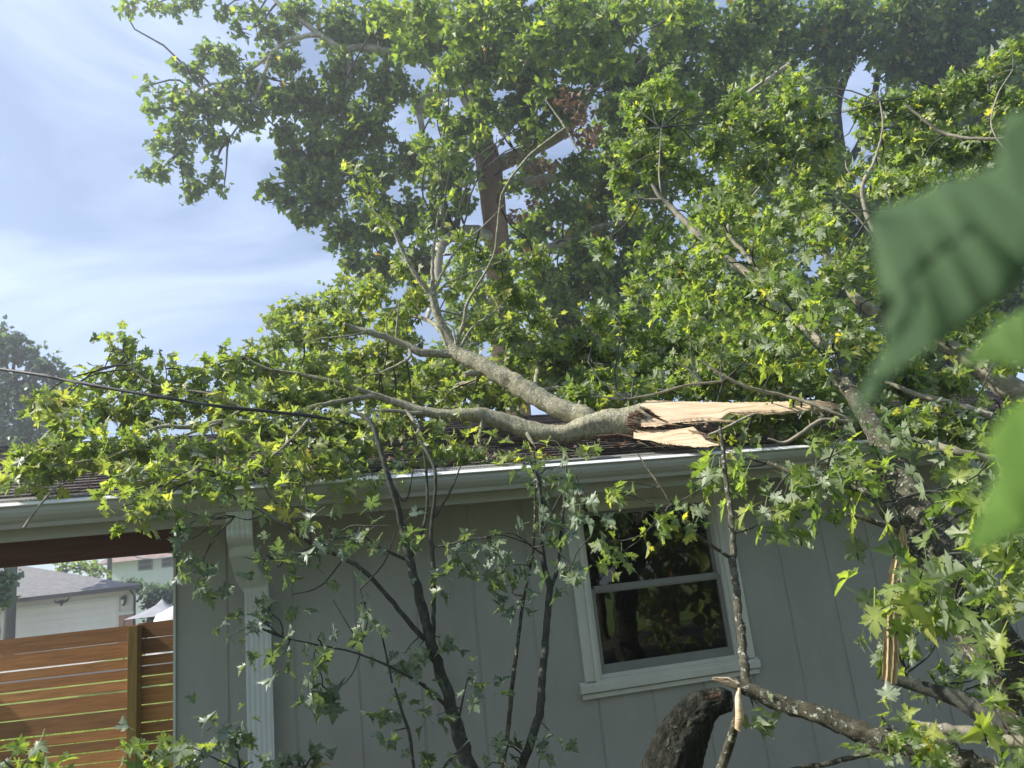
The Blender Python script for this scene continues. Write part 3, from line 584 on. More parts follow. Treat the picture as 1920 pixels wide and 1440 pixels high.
SL_([(905, 250, 16, 18), (865, 160, 13, 18.3), (845, 90, 12, 18.6), (835, 20, 10, 18.9), (830, -70, 8, 19)])
SL_([(930, 310, 17, 18), (975, 290, 15, 17.9), (1030, 265, 13, 17.8), (1070, 235, 11, 17.6), (1110, 170, 9, 17.4), (1160, 80, 8, 17.2), (1200, -40, 6, 17)])
SL_([(935, 460, 14, 18), (895, 432, 12, 17.6), (855, 440, 12, 17.2), (828, 458, 11, 17.0), (820, 500, 9, 16.8), (818, 540, 6, 16.6), (800, 600, 4, 16.5)])
SL_([(870, 170, 12, 18.3), (800, 115, 10, 17.9), (740, 100, 10, 17.6), (670, 88, 8, 17.3), (640, 95, 7, 17.2), (600, 66, 6, 17), (545, 75, 5, 16.9), (510, 100, 4.5, 16.9), (495, 140, 4, 16.9), (470, 200, 3, 16.9), (430, 260, 2, 17)])
SL_([(600, 66, 6, 17), (560, 35, 6, 17), (520, 5, 5, 17), (490, -50, 4, 17)])
SL_([(640, 92, 6, 17.2), (655, 130, 5, 17.3), (645, 200, 4, 17.4), (620, 280, 3, 17.4), (600, 350, 2, 17.4)])
SL_([(510, 100, 4, 16.9), (440, 150, 3, 16.9), (375, 165, 3, 16.9), (340, 230, 2, 16.9), (330, 290, 1.5, 16.9)])
SL_([(870, 170, 9, 18), (790, 190, 8, 18), (790, 260, 6, 17.8), (740, 330, 5, 17.6), (690, 400, 3, 17.5)])
SL_([(940, 520, 12, 18), (1020, 470, 9, 18.4), (1090, 440, 8, 18.8), (1150, 420, 6, 19), (1220, 430, 5, 19)])
SL_([(930, 350, 14, 18), (1060, 330, 9, 18.6), (1180, 300, 8, 19.2), (1270, 260, 6, 19.6), (1380, 190, 5, 19.8), (1480, 120, 4, 20)])
lm.build('limb', M['bark_limb'], syc)
Ls = Leaves('syc'); TWS = MB()
left_l = [(240, 8, 17, 24), (290, 8, 17, 22), (335, 15, 17, 22), (370, 2, 17, 25), (420, 22, 17, 22), (445, 55, 17, 20), (470, 25, 17, 32), (385, 95, 17, 30), (425, 110, 17, 45), (365, 135, 17, 30), (330, 120, 17, 17),
  (275, 160, 17, 17), (300, 175, 17, 14), (330, 185, 17, 34), (290, 205, 17, 26), (370, 200, 17, 52), (420, 190, 17, 52), (470, 150, 17, 52), (465, 215, 17, 48), (340, 240, 17, 40), (385, 255, 17, 34), (300, 270, 17, 28), (345, 275, 17, 30), (275, 325, 17, 19), (305, 318, 17, 26), (345, 310, 17, 26), (375, 345, 17, 26), (350, 360, 17, 18), (420, 350, 17, 11), (400, 330, 17, 22), (425, 255, 17, 20), (410, 300, 17, 16),
  (520, 190, 17, 44), (540, 120, 17, 40), (520, 60, 17, 45), (560, 20, 17, 45), (500, 105, 17, 30, .6)]
mid_l = [(560, 180, 17.5, 60), (530, 250, 17.5, 36), (545, 290, 17.5, 40), (560, 330, 17.5, 42), (510, 355, 17.5, 24), (490, 362, 17.5, 12), (535, 375, 17.5, 30), (570, 405, 17.5, 32), (610, 280, 17.5, 75), (610, 370, 17.5, 60), (640, 440, 17.5, 45), (665, 490, 17.5, 35), (620, 200, 17.5, 65), (650, 130, 17.5, 60), (640, 50, 17.5, 70), (690, 240, 17.5, 70), (690, 330, 17.5, 70), (700, 420, 17.5, 60), (720, 500, 17.5, 50), (720, 60, 17.5, 75), (730, 160, 17.5, 65), (760, 400, 17.8, 60), (770, 300, 18, 60, .8), (800, 60, 16.8, 80), (800, 190, 18.5, 50, .6), (780, 500, 18, 55), (830, 330, 16.8, 55), (860, 240, 16.8, 45), (820, 400, 17, 45),
  (880, 40, 16.4, 75), (960, 40, 16.2, 80), (1050, 40, 16, 85), (1000, 130, 16, 70), (1100, 110, 16, 80), (1060, 190, 16.3, 55), (900, 130, 16.5, 50, .8), (980, 200, 16.8, 50), (930, 210, 16.8, 35, .7), (860, 310, 17, 40), (840, 290, 17, 36), (1000, 330, 19, 60, .6), (1010, 420, 19.5, 60, .8), (1010, 520, 19.5, 60, .8), (1050, 600, 20, 60), (990, 680, 20, 60), (870, 520, 19.5, 50, .7), (880, 600, 20, 60), (840, 680, 20, 60)]
right_l = [(900, 180, 15.8, 40), (880, 110, 15.8, 45), (940, 220, 15.8, 30, .8), (900, 250, 16, 22, .8), (960, 560, 16.5, 40, .8), (920, 600, 16.5, 40, .8), (970, 640, 16.5, 40), (900, 540, 16.5, 35, .8), (960, 250, 16.2, 24, .6), (1150, 200, 16, 40, .8), (1000, 250, 17, 40, .8), (1080, 320, 17.5, 45, .8), (1060, 390, 17.5, 45), (1100, 470, 17.5, 50), (960, 350, 16.8, 22, .6), (985, 450, 17, 35, .8), (890, 260, 16.5, 30, .8), (870, 370, 16.5, 35, .8), (880, 470, 16.8, 34, .7), (1040, 560, 17.5, 50), (1130, 580, 17.5, 50), (1200, 640, 17.5, 60), (950, 130, 16, 50), (920, 80, 15.8, 50), (850, 130, 16.2, 45, .8), (1150, 30, 16.5, 80), (1180, 150, 17, 80), (1160, 250, 18.5, 80), (1130, 350, 19.5, 80), (1100, 440, 19.5, 80), (1140, 530, 19.5, 85), (1210, 440, 19.5, 80), (1220, 340, 19.5, 80, .7), (1250, 240, 18.5, 85), (1260, 130, 17.5, 85), (1280, 30, 17, 85), (1240, 540, 19.5, 80), (1150, 620, 19.5, 80), (1060, 520, 19.5, 60, .8), (1330, 180, 18.5, 70), (1370, 90, 18, 80), (1420, 20, 17.5, 80), (1080, 680, 20, 80), (1180, 700, 20, 80)]
foliage(Ls, TWS, left_l, sk, .14, 7, 2.0, hang=.35, r_tw=.012, up=.55)
front_l = [(800, 20, 14, 60), (870, 60, 13.6, 60), (760, 90, 14.2, 45), (840, 130, 14, 45), (940, 20, 13.4, 60), (1010, 70, 13.2, 60), (960, 120, 13.6, 42), (1060, 20, 13.2, 60), (1120, 60, 13.2, 60), (1080, 120, 13.2, 50), (1190, 20, 13.4, 55), (1150, 120, 13.4, 45), (1010, 160, 13.4, 36), (1000, 220, 13.8, 22), (1015, 255, 13.8, 16), (1250, 80, 13.6, 50), (820, 200, 14.5, 34), (850, 280, 14.8, 32), (890, 330, 15, 22), (790, 270, 14.8, 30), (730, 30, 14.5, 45), (1280, 20, 13.8, 45)]
foliage(Ls, TWS, front_l, sk, .15, 6, 1.9, hang=.4, r_tw=.010, up=.35, rbias=.12)
foliage(Ls, TWS, mid_l+right_l, sk, .15, 7, 2.8, hang=.35, r_tw=.012, up=.55)
Ls.build('foliage', M['syc'], syc); TWS.build('twigs', M['bark_dark'], syc)
Ld = Leaves('syc'); dt = MB()
foliage(Ld, dt, [(1060, 190, 15.4, 30), (1095, 210, 15.4, 34), (1120, 240, 15.4, 26), (1075, 240, 15.8, 22), (1105, 260, 15.8, 22), (965, 295, 17, 16), (1000, 310, 16.8, 24), (1030, 300, 16.8, 24), (1015, 340, 16.8, 20), (995, 375, 16.8, 16), (975, 400, 16.8, 16), (955, 400, 17, 10), (915, 40, 16, 6)], sk, .13, 7, .8, hang=1.3, r_tw=.01, up=.3)
Ld.build('dead_leaves', M['dead'], syc)

# ---- dark tree to the upper right ----
dk = thing('shade_tree', 'dark green broadleaf tree filling the upper right background', 'tree', (P(1580, 700, 22)[0], 22, .9))
tb = MB(); sk2 = []
for pts in ([(1590, 760, 24, 22), (1585, 500, 18, 22), (1578, 320, 13, 22), (1570, 200, 9, 22), (1600, 100, 8, 22), (1640, -40, 5, 22)], [(1590, 310, 9, 22), (1625, 240, 7, 22), (1650, 120, 6, 22), (1670, 0, 5, 22)], [(1580, 400, 12, 22), (1700, 300, 9, 22), (1820, 150, 6, 22), (1900, 40, 4, 22)], [(1576, 300, 11, 22), (1480, 220, 8, 22), (1400, 100, 5, 22)]):
    sk2 += limb(tb, pts, rough=.05, n=10, wig=.1, step=.3)
b0 = P(1590, 900, 22); tb.tube([(b0[0], 22, .7), P(1590, 760, 22)], [.42, .37], 12, .05)
tb.build('trunk', M['bark_dark'], dk); Ls = Leaves('syc'); tw = MB()
foliage(Ls, tw, [(1440, 90, 21, 95), (1390, 200, 21, 90), (1500, 190, 21, 75), (1540, 70, 21, 95), (1640, 70, 21, 85), (1720, 60, 21, 100), (1820, 80, 21, 100), (1920, 60, 21, 100), (1760, 180, 22, 80), (1700, 250, 22, 70), (1850, 200, 22, 95), (1680, 330, 22, 70), (1500, 300, 22, 80), (1530, 390, 22, 85), (1420, 320, 22, 90), (1640, 440, 22, 80), (1740, 420, 22, 90), (1840, 340, 22, 100), (1930, 260, 22, 90), (1350, 430, 22, 90), (1450, 520, 22, 90), (1580, 560, 22, 100), (1700, 560, 22, 100), (1840, 500, 22, 110), (1320, 560, 22, 90), (1300, 660, 22, 90), (1450, 660, 22, 100), (1620, 700, 22, 100), (1800, 660, 22, 110), (1930, 600, 22, 100), (1550, 150, 21, 40), (1570, 120, 21, 30), (1690, 200, 21, 50), (1760, 230, 21, 60), (1830, 250, 21, 60), (1900, 260, 21, 60), (1700, 290, 21.5, 55), (1560, 300, 20.5, 40), (1560, 380, 20.5, 55), (1600, 470, 20.5, 60), (1640, 380, 20.5, 45), (1540, 240, 20.5, 22), (1760, 130, 21.5, 60), (1850, 150, 21.5, 60), (1930, 160, 21.5, 60), (1680, 130, 21.5, 45), (1460, 10, 20, 60), (1580, 10, 20, 60), (1700, 5, 20, 60), (1810, 5, 20, 60), (1900, 10, 20, 60)], sk2, .19, 7, 2.4, hang=.35, r_tw=.014, up=.8)
Ls.build('foliage', M['syc'], dk); tw.build('twigs', M['bark_dark'], dk)

# ---- trees behind the viewer (mirrored in the window, shading the wall) ----
for (x, y, h, r, n, lab) in ((4.2, -5.5, 7.0, 3.2, 800, 'nearest yard tree mirrored in the middle of the window glass'), (-2.5, -9, 9, 3.8, 800, 'tall yard tree mirrored at the right of the window glass'), (9.0, -2.0, 7.5, 3.2, 800, 'broad yard tree standing right of the silver maple, mirrored in the window'), (12, -9, 10, 4.5, 800, 'far yard tree mirrored at the left of the window glass')):
    t = thing('yard_tree', lab, 'tree', (x, y, 0), 'yard trees mirrored in the window'); mb = MB()
    pp, rr = spline([((x, y, -.1), .28), ((x+.1, y, h*.35), .22), ((x, y, h*.8), .1)], .3); mb.tube(pp, rr, 10, .08); Lf = Leaves('syc')
    for i in range(n):
        v = unit(rv())*r*RG.random()**.4; p = np.array([x, y, h*.52]) + v*np.array([1, 1, 1.1])
        if p[2] > .1: cluster(Lf, p, unit(v), 8, .24, .4)
    mb.build('trunk', M['bark_syc'], t); Lf.build('foliage', M['syc'], t)

# =====================================================================
# FALLEN LIMB ON THE ROOF
# =====================================================================
fl = thing('fallen_limb', 'broken silver maple limb with raw splintered end lying across the roof edge', 'fallen branch', P(1100, 800, 4.75))
lb = MB(); skf = []
limb(lb, [(1212, 784, 30, 4.70), (1190, 790, 29, 4.70), (1160, 792, 26, 4.71), (1120, 797, 25, 4.73), (1085, 806, 21, 4.74), (1050, 814, 18, 4.74), (1010, 811, 18.5, 4.74), (965, 797, 17, 4.74), (925, 786, 15, 4.73), (905, 780, 15.5, 4.72), (870, 778, 12, 4.7), (830, 777, 10.5, 4.68), (790, 771, 9, 4.66), (750, 757, 7.5, 4.64), (700, 740, 6, 4.6), (620, 715, 5, 4.55), (550, 700, 3, 4.5)], rough=.12, n=18, wig=.22, step=.035)
limb(lb, [(1135, 800, 19, 4.74), (1100, 785, 22, 4.78), (1050, 765, 19.5, 4.83), (985, 730, 19, 4.9), (945, 707, 18, 4.95), (900, 683, 16.5, 5.0), (860, 664, 15, 5.05), (846, 645, 12, 5.06), (830, 612, 9.5, 5.05), (817, 580, 8.5, 5.03), (812, 555, 7, 5.0)], rough=.11, n=16, wig=.25, step=.035)
B = [[(900, 700, 6, 4.98), (882, 699, 6, 4.93), (870, 703, 5, 4.9)], [(985, 800, 5, 4.72), (992, 822, 4, 4.68), (1000, 832, 2, 4.66)], [(1080, 770, 4, 4.8), (1088, 752, 3, 4.82)], [(812, 555, 6, 5), (790, 530, 5, 4.98), (765, 490, 4, 4.95), (742, 440, 3.2, 4.9), (735, 425, 2.5, 4.9), (705, 400, 2, 4.9), (690, 365, 1.2, 4.9)],
 [(812, 553, 5, 5), (811, 500, 3.5, 5), (815, 450, 3, 5), (822, 400, 1.8, 5), (828, 385, 1, 5)], [(815, 445, 2, 5), (830, 420, 1.2, 5), (838, 400, 1, 5)],
 [(813, 552, 4, 5), (830, 510, 3, 5), (860, 465, 2.2, 5), (905, 425, 1.5, 5), (945, 385, 1, 5)], [(815, 555, 3, 5), (840, 530, 2, 5), (890, 510, 1.5, 5), (940, 490, 1, 5)],
 [(857, 648, 4.5, 5.06), (870, 600, 3.5, 5.0), (875, 570, 3, 4.95), (895, 535, 2.6, 4.9), (925, 480, 2.2, 4.85), (932, 430, 2, 4.8), (938, 385, 2, 4.75), (945, 355, 2.2, 4.7), (985, 300, 3, 4.7), (1030, 262, 3.2, 4.7), (1060, 240, 3, 4.7)],
 [(1085, 283, 2.5, 4.7), (1060, 240, 2.8, 4.7), (1040, 210, 2.2, 4.7), (1022, 186, 1.4, 4.7)],
 [(862, 655, 3.5, 5.05), (885, 615, 2.4, 5), (920, 590, 1.8, 5), (945, 568, 1, 5)], [(855, 645, 3, 5), (848, 615, 2, 5), (832, 602, 1.4, 5)],
 [(872, 668, 10, 5.05), (830, 662, 9, 5.05), (790, 660, 8.5, 5.0), (745, 640, 7.5, 5.0), (700, 624, 7, 4.95), (665, 616, 5.5, 4.95), (645, 607, 3.5, 4.9)],
 [(690, 622, 3, 4.95), (650, 630, 2, 4.9), (600, 635, 1.6, 4.9), (570, 645, 1, 4.9)], [(765, 650, 3, 5), (770, 668, 3, 4.95), (745, 685, 3, 4.9), (712, 700, 2.2, 4.85)],
 [(742, 640, 2.5, 5), (745, 600, 2, 5), (750, 560, 1.6, 5)], [(728, 635, 2, 5), (725, 600, 1.6, 5), (745, 570, 1.2, 5)],
 [(905, 782, 3.5, 4.70), (902, 800, 3.2, 4.66), (898, 825, 3, 4.6), (905, 850, 2.8, 4.55), (920, 865, 2.2, 4.5), (938, 875, 1.6, 4.45)], [(898, 820, 2, 4.6), (915, 808, 1.4, 4.6), (920, 806, 1, 4.6)],
 [(800, 772, 5, 4.66), (770, 775, 4, 4.6), (735, 770, 3.6, 4.55), (700, 770, 3, 4.5), (670, 778, 3, 4.45)], [(700, 770, 3, 4.5), (712, 785, 3, 4.45), (718, 805, 2.4, 4.4)],
 [(760, 770, 4, 4.6), (785, 800, 3, 4.5), (780, 815, 3, 4.45)],
 [(700, 742, 5, 4.6), (600, 760, 4, 4.3), (500, 790, 4, 4.1), (420, 790, 4.5, 4.0), (360, 800, 4.5, 3.95), (300, 800, 3.5, 3.9), (265, 812, 2.5, 3.9)], [(340, 800, 2.5, 3.95), (310, 795, 2, 3.95), (282, 784, 1.2, 3.95)],
 [(420, 790, 3, 4.0), (450, 770, 2, 4.0), (465, 768, 1, 4.0)], [(500, 790, 3, 4.1), (400, 740, 2.5, 4.2), (310, 728, 2, 4.2), (255, 700, 2, 4.2), (230, 660, 1, 4.2)], [(310, 728, 1.6, 4.2), (312, 700, 1.3, 4.2), (302, 665, 1, 4.2)],
 [(560, 700, 3, 4.5), (500, 690, 2.4, 4.5), (460, 670, 1.5, 4.5)], [(420, 790, 3, 4.0), (300, 830, 2.5, 3.8), (180, 860, 2, 3.7), (60, 880, 1.2, 3.7)],
 [(600, 760, 3, 4.3), (540, 830, 3, 3.9), (470, 880, 2.5, 3.7), (420, 890, 2, 3.6)]]
for b_ in B: skf += limb(lb, b_, rough=.06, wig=.5)
# dead twig resting on the gutter
dtw = MB(); limb(dtw, [(45, 990, 3, 3.45), (65, 960, 2.2, 3.5), (100, 918, 2, 3.6), (125, 905, 2, 3.65)], rough=.05); limb(dtw, [(103, 914, 2, 3.6), (70, 912, 1.8, 3.6), (40, 900, 1.2, 3.6)], rough=.05); tag(dtw.build('dead_twig', M['bark_pale']), 'pale dead twig hooked over the gutter at the far left', 'twig')
for b_ in ([(985, 735, 5, 4.95), (1080, 728, 5, 5.3), (1200, 735, 4, 5.6), (1300, 730, 3, 5.7)], [(900, 700, 5, 5.0), (880, 718, 4, 5.4), (780, 722, 4, 5.7), (700, 700, 3, 6.2), (620, 680, 3, 6.5)], [(1000, 738, 4, 4.95), (1010, 680, 4, 5.6), (1020, 620, 3, 6.2)], [(860, 664, 5, 5.05), (800, 600, 4, 5.7), (700, 590, 3, 6.2), (600, 600, 2.5, 6.4)]): skf += limb(lb, b_, rough=.06, wig=.5)
lb.build('branch', M['bark'], fl)
# torn wood: jagged blades with thickness
def blade(name, top, bot, Y0, Y1, th, mt, parent, ridge=.25, sd=1, tilt=1.3):
    r = random.Random(sd); n = 110; gr = [r.uniform(-1, 1) for _ in range(9)]; mb = MB(); rows = []; X0 = top[0][0]; X1 = top[-1][0]
    for i in range(n+1):
        x = X0+(X1-X0)*i/n; yt = np.interp(x, [a for a, _ in top], [b for _, b in top]); yb = np.interp(x, [a for a, _ in bot], [b for _, b in bot]); ym = (top[0][1]+bot[0][1])/2; Y = Y0+(Y1-Y0)*i/n
        row = []
        m_ = 7
        for j in range(m_+1):
            v = j/m_; y = yt+(yb-yt)*v + (gr[j]*1.2*math.sin(i*.06+j) if 0 < j < m_ else 0) + (r.uniform(-.9, .9) if j in (0, m_) and 0 < i < n else 0); row.append(P(x, y, Y + (ym-y)*tilt*Y/F - th*ridge*math.sin(v*math.pi) + .005*gr[j] + .003*math.sin(i*.09+j*2.3) + r.uniform(-.0003, .0003)))
        for j in range(m_, -1, -1):
            v = j/m_; y = yt+(yb-yt)*v; row.append(P(x, y, Y + (ym-y)*tilt*Y/F + th*(.35+.65*math.sin(v*math.pi))))
        rows.append(row)
    w = len(rows[0]); mb.add([q for row in rows for q in row], [(i*w+j, i*w+(j+1) % w, (i+1)*w+(j+1) % w, (i+1)*w+j) for i in range(n) for j in range(w)]); mb.add(rows[0], [tuple(range(w))]); mb.add(rows[-1], [tuple(range(w))[::-1]])
    return mb.build(name, mt, parent)
w1 = blade('splinter', [(1202, 757), (1212, 751), (1300, 753), (1370, 755), (1440, 754), (1500, 752), (1535, 750), (1552, 757), (1565, 764)], [(1202, 800), (1230, 800), (1265, 793), (1300, 789), (1330, 788), (1352, 790), (1364, 779), (1370, 776), (1420, 774), (1470, 774), (1530, 769), (1550, 772), (1565, 766)], 4.66, 4.60, .06, M['wood'], fl, sd=3)
w1['label'] = 'long upper splinter of raw pink wood'
w2 = blade('splinter', [(1188, 800), (1200, 801), (1225, 806), (1262, 806), (1285, 803), (1300, 800), (1312, 812), (1325, 826), (1332, 829), (1348, 834)], [(1188, 822), (1215, 825), (1250, 833), (1290, 836), (1300, 838), (1318, 838), (1326, 839), (1335, 836), (1348, 835)], 4.60, 4.52, .035, M['wood'], fl, sd=5)
w2['label'] = 'short broad lower splinter of pale wood'
mb = MB()
for (x, y, dx, dy, ln) in [(1205+i*1.7, 764+i*1.15, 1, .35, rnd.uniform(6, 16)) for i in range(30)] + [(1192+i*2.2, 792+i*.35+rnd.uniform(-3, 3), .7, .5, rnd.uniform(6, 14)) for i in range(32)] + [(1186+rnd.uniform(-8, 22), 770+rnd.uniform(0, 45), 1, rnd.uniform(0, .6), rnd.uniform(4, 12)) for i in range(60)]:
    a = P(x-5, y, 4.62); b_ = P(x+dx*ln, y+dy*ln+rnd.uniform(-2, 2), 4.585); mb.tube([a, (a+b_)/2+rv(.002), b_], [.006, .0035, .001], 4, 0)
ms = MB()
for _ in range(46):
    x = rnd.uniform(1230, 1540); y = np.interp(x, [1230, 1365, 1366, 1540], [797, 789, 777, 771]) + rnd.uniform(-3, 1); ln = rnd.uniform(8, 42); Yq = 4.60 - (y-778)*1.3*4.6/F*.9; ms.tube([P(x, y, Yq), P(x+ln*.5, y+rnd.uniform(-1, 2), Yq-.004), P(x+ln, y+rnd.uniform(0, 4), Yq-.008)], [.0022, .0016, .0004], 4)
for _ in range(34):
    f_ = rnd.random(); x = 1296+46*f_; y = 806+30*f_+rnd.uniform(-2, 3); ln = rnd.uniform(6, 24); ms.tube([P(x-8, y-1, 4.53), P(x+ln*.5, y+rnd.uniform(0, 2), 4.525), P(x+ln, y+rnd.uniform(1, 5), 4.52)], [.003, .0018, .0003], 4)
for _ in range(16):
    y = rnd.uniform(752, 768); ms.tube([P(1530, y, 4.61), P(1556, y+2, 4.60), P(1566+rnd.uniform(0, 12), 762+rnd.uniform(-3, 5), 4.60)], [.003, .002, .0003], 4)
for _ in range(10):
    x = rnd.uniform(1180, 1330); ms.tube([P(x, 826+(x-1180)*.08, 4.56), P(x+14, 832+(x-1180)*.07, 4.55), P(x+rnd.uniform(20, 34), 838+rnd.uniform(-2, 6), 4.55)], [.003, .002, .0003], 4)
ms.build('splinter_fibres', M['wood'], fl)
mb.tube([P(1120, 818, 4.66), P(1160, 815, 4.65), P(1190, 820, 4.63), P(1205, 829, 4.60)], [.006, .009, .008, .002], 6, .3)
mb.build('torn_bark', M['torn'], fl)
# foliage
Lm = Leaves('silver'); tw = MB()
lobes = [(225, 640, 4.3, 17, 2), (232, 665, 4.3, 18, 1.6), (302, 658, 4.3, 12, 2), (195, 690, 4.3, 16), (180, 720, 4.3, 28), (240, 700, 4.4, 32), (290, 720, 4.4, 34), (340, 705, 4.4, 30), (390, 690, 4.5, 28), (430, 675, 4.5, 22), (468, 660, 4.6, 20, 1.4), (445, 700, 4.6, 34), (390, 740, 4.4, 36), (330, 760, 4.2, 36), (260, 760, 4.2, 40), (190, 765, 4.1, 40), (120, 750, 4.1, 34), (85, 740, 4.1, 24), (80, 770, 4.0, 22), (130, 800, 3.9, 38), (120, 835, 3.8, 34), (70, 850, 3.7, 36), (30, 845, 3.7, 20), (40, 880, 3.6, 28), (100, 875, 3.7, 30), (190, 830, 3.8, 44), (260, 830, 3.8, 44), (340, 840, 3.8, 40), (420, 830, 3.9, 42), (480, 790, 4.1, 44), (430, 760, 4.2, 40), (500, 740, 4.4, 42), (520, 690, 4.7, 40), (560, 740, 4.5, 44), (560, 800, 4.2, 44), (500, 850, 3.8, 34), (560, 870, 3.8, 32), (610, 850, 3.95, 32), (620, 800, 4.3, 44), (640, 740, 4.6, 40), (690, 800, 4.35, 40), (240, 880, 3.6, 34), (300, 890, 3.6, 34), (370, 890, 3.6, 34), (430, 890, 3.6, 36)]
foliage(Lm, tw, lobes, skf, .064, 6, 3.9, hang=.5, r_tw=.0022, up=.5, rbias=.0)
upper = [(530, 590, 6.6, 28), (570, 575, 6.6, 34), (620, 560, 6.5, 36), (560, 620, 6.4, 40), (520, 640, 6.2, 32), (510, 600, 6.4, 16), (600, 620, 6.2, 44), (660, 600, 6.2, 44), (670, 550, 6.2, 36), (650, 520, 6.3, 18), (700, 540, 6, 36), (740, 600, 6, 44), (720, 660, 5.8, 44), (650, 670, 5.8, 44), (580, 680, 5.6, 44), (690, 350, 5.0, 20, 1.5), (715, 400, 5.0, 26), (680, 330, 5.0, 16), (660, 320, 5.0, 12), (780, 560, 5.8, 36), (760, 500, 5.6, 30, .8), (800, 440, 5.2, 22), (860, 450, 5.4, 24), (790, 700, 5.8, 44), (850, 720, 5.7, 40), (900, 480, 5.4, 30), (950, 490, 5.4, 30), (1000, 480, 5.4, 28), (940, 540, 5.5, 34), (980, 560, 5.6, 34), (900, 600, 5.6, 34), (960, 620, 5.5, 34), (1010, 600, 5.8, 30), (900, 730, 5.6, 44), (960, 680, 5.6, 34), (1020, 660, 5.6, 34), (830, 740, 5.4, 36), (770, 740, 5.2, 36), (960, 750, 5.4, 30, .8), (760, 630, 5.8, 30), (700, 720, 5.2, 40), (740, 780, 4.9, 30), (850, 540, 5.6, 24)]
upper += [(560+i*62, 735-(i%3)*22, 5.6+.25*(i % 4), 40) for i in range(12)] + [(600+i*70, 690+(i%2)*25, 6.6, 44) for i in range(11)] + [(640+i*60, 770, 5.2, 26, .8) for i in range(5)]
foliage(Lm, tw, upper, skf+[P(560, 640, 6.2), P(700, 600, 6.0)], .063, 6, 3.3, hang=.5, r_tw=.0025, up=.5, rbias=.02)
bits = [(620, 860, 4.1, 34), (680, 850, 4.2, 34), (740, 850, 4.3, 34), (800, 830, 4.5, 30), (860, 830, 4.5, 30), (700, 890, 3.95, 20), (900, 850, 4.5, 26), (940, 850, 4.5, 20), (1000, 850, 4.5, 22), (1050, 850, 4.5, 24), (1100, 850, 4.5, 24), (660, 830, 4.2, 34), (560, 850, 4.0, 30), (720, 800, 4.2, 26), (660, 880, 3.9, 22), (640, 900, 3.9, 18), (250, 930, 3.4, 22), (230, 950, 3.4, 14), (300, 920, 3.4, 16), (545, 905, 3.6, 22), (560, 950, 3.6, 22), (520, 930, 3.6, 16), (820, 800, 4.5, 26), (780, 840, 4.4, 30), (830, 850, 4.4, 30), (880, 840, 4.5, 24), (950, 850, 4.4, 14), (760, 880, 4.1, 20)]
foliage(Lm, tw, bits, skf, .066, 6, 1.6, hang=.7, r_tw=.002, up=.7, rbias=.05)
tw.build('twigs', M['bark_dark'], fl); Lm.build('foliage', M['maple_yel'], fl)

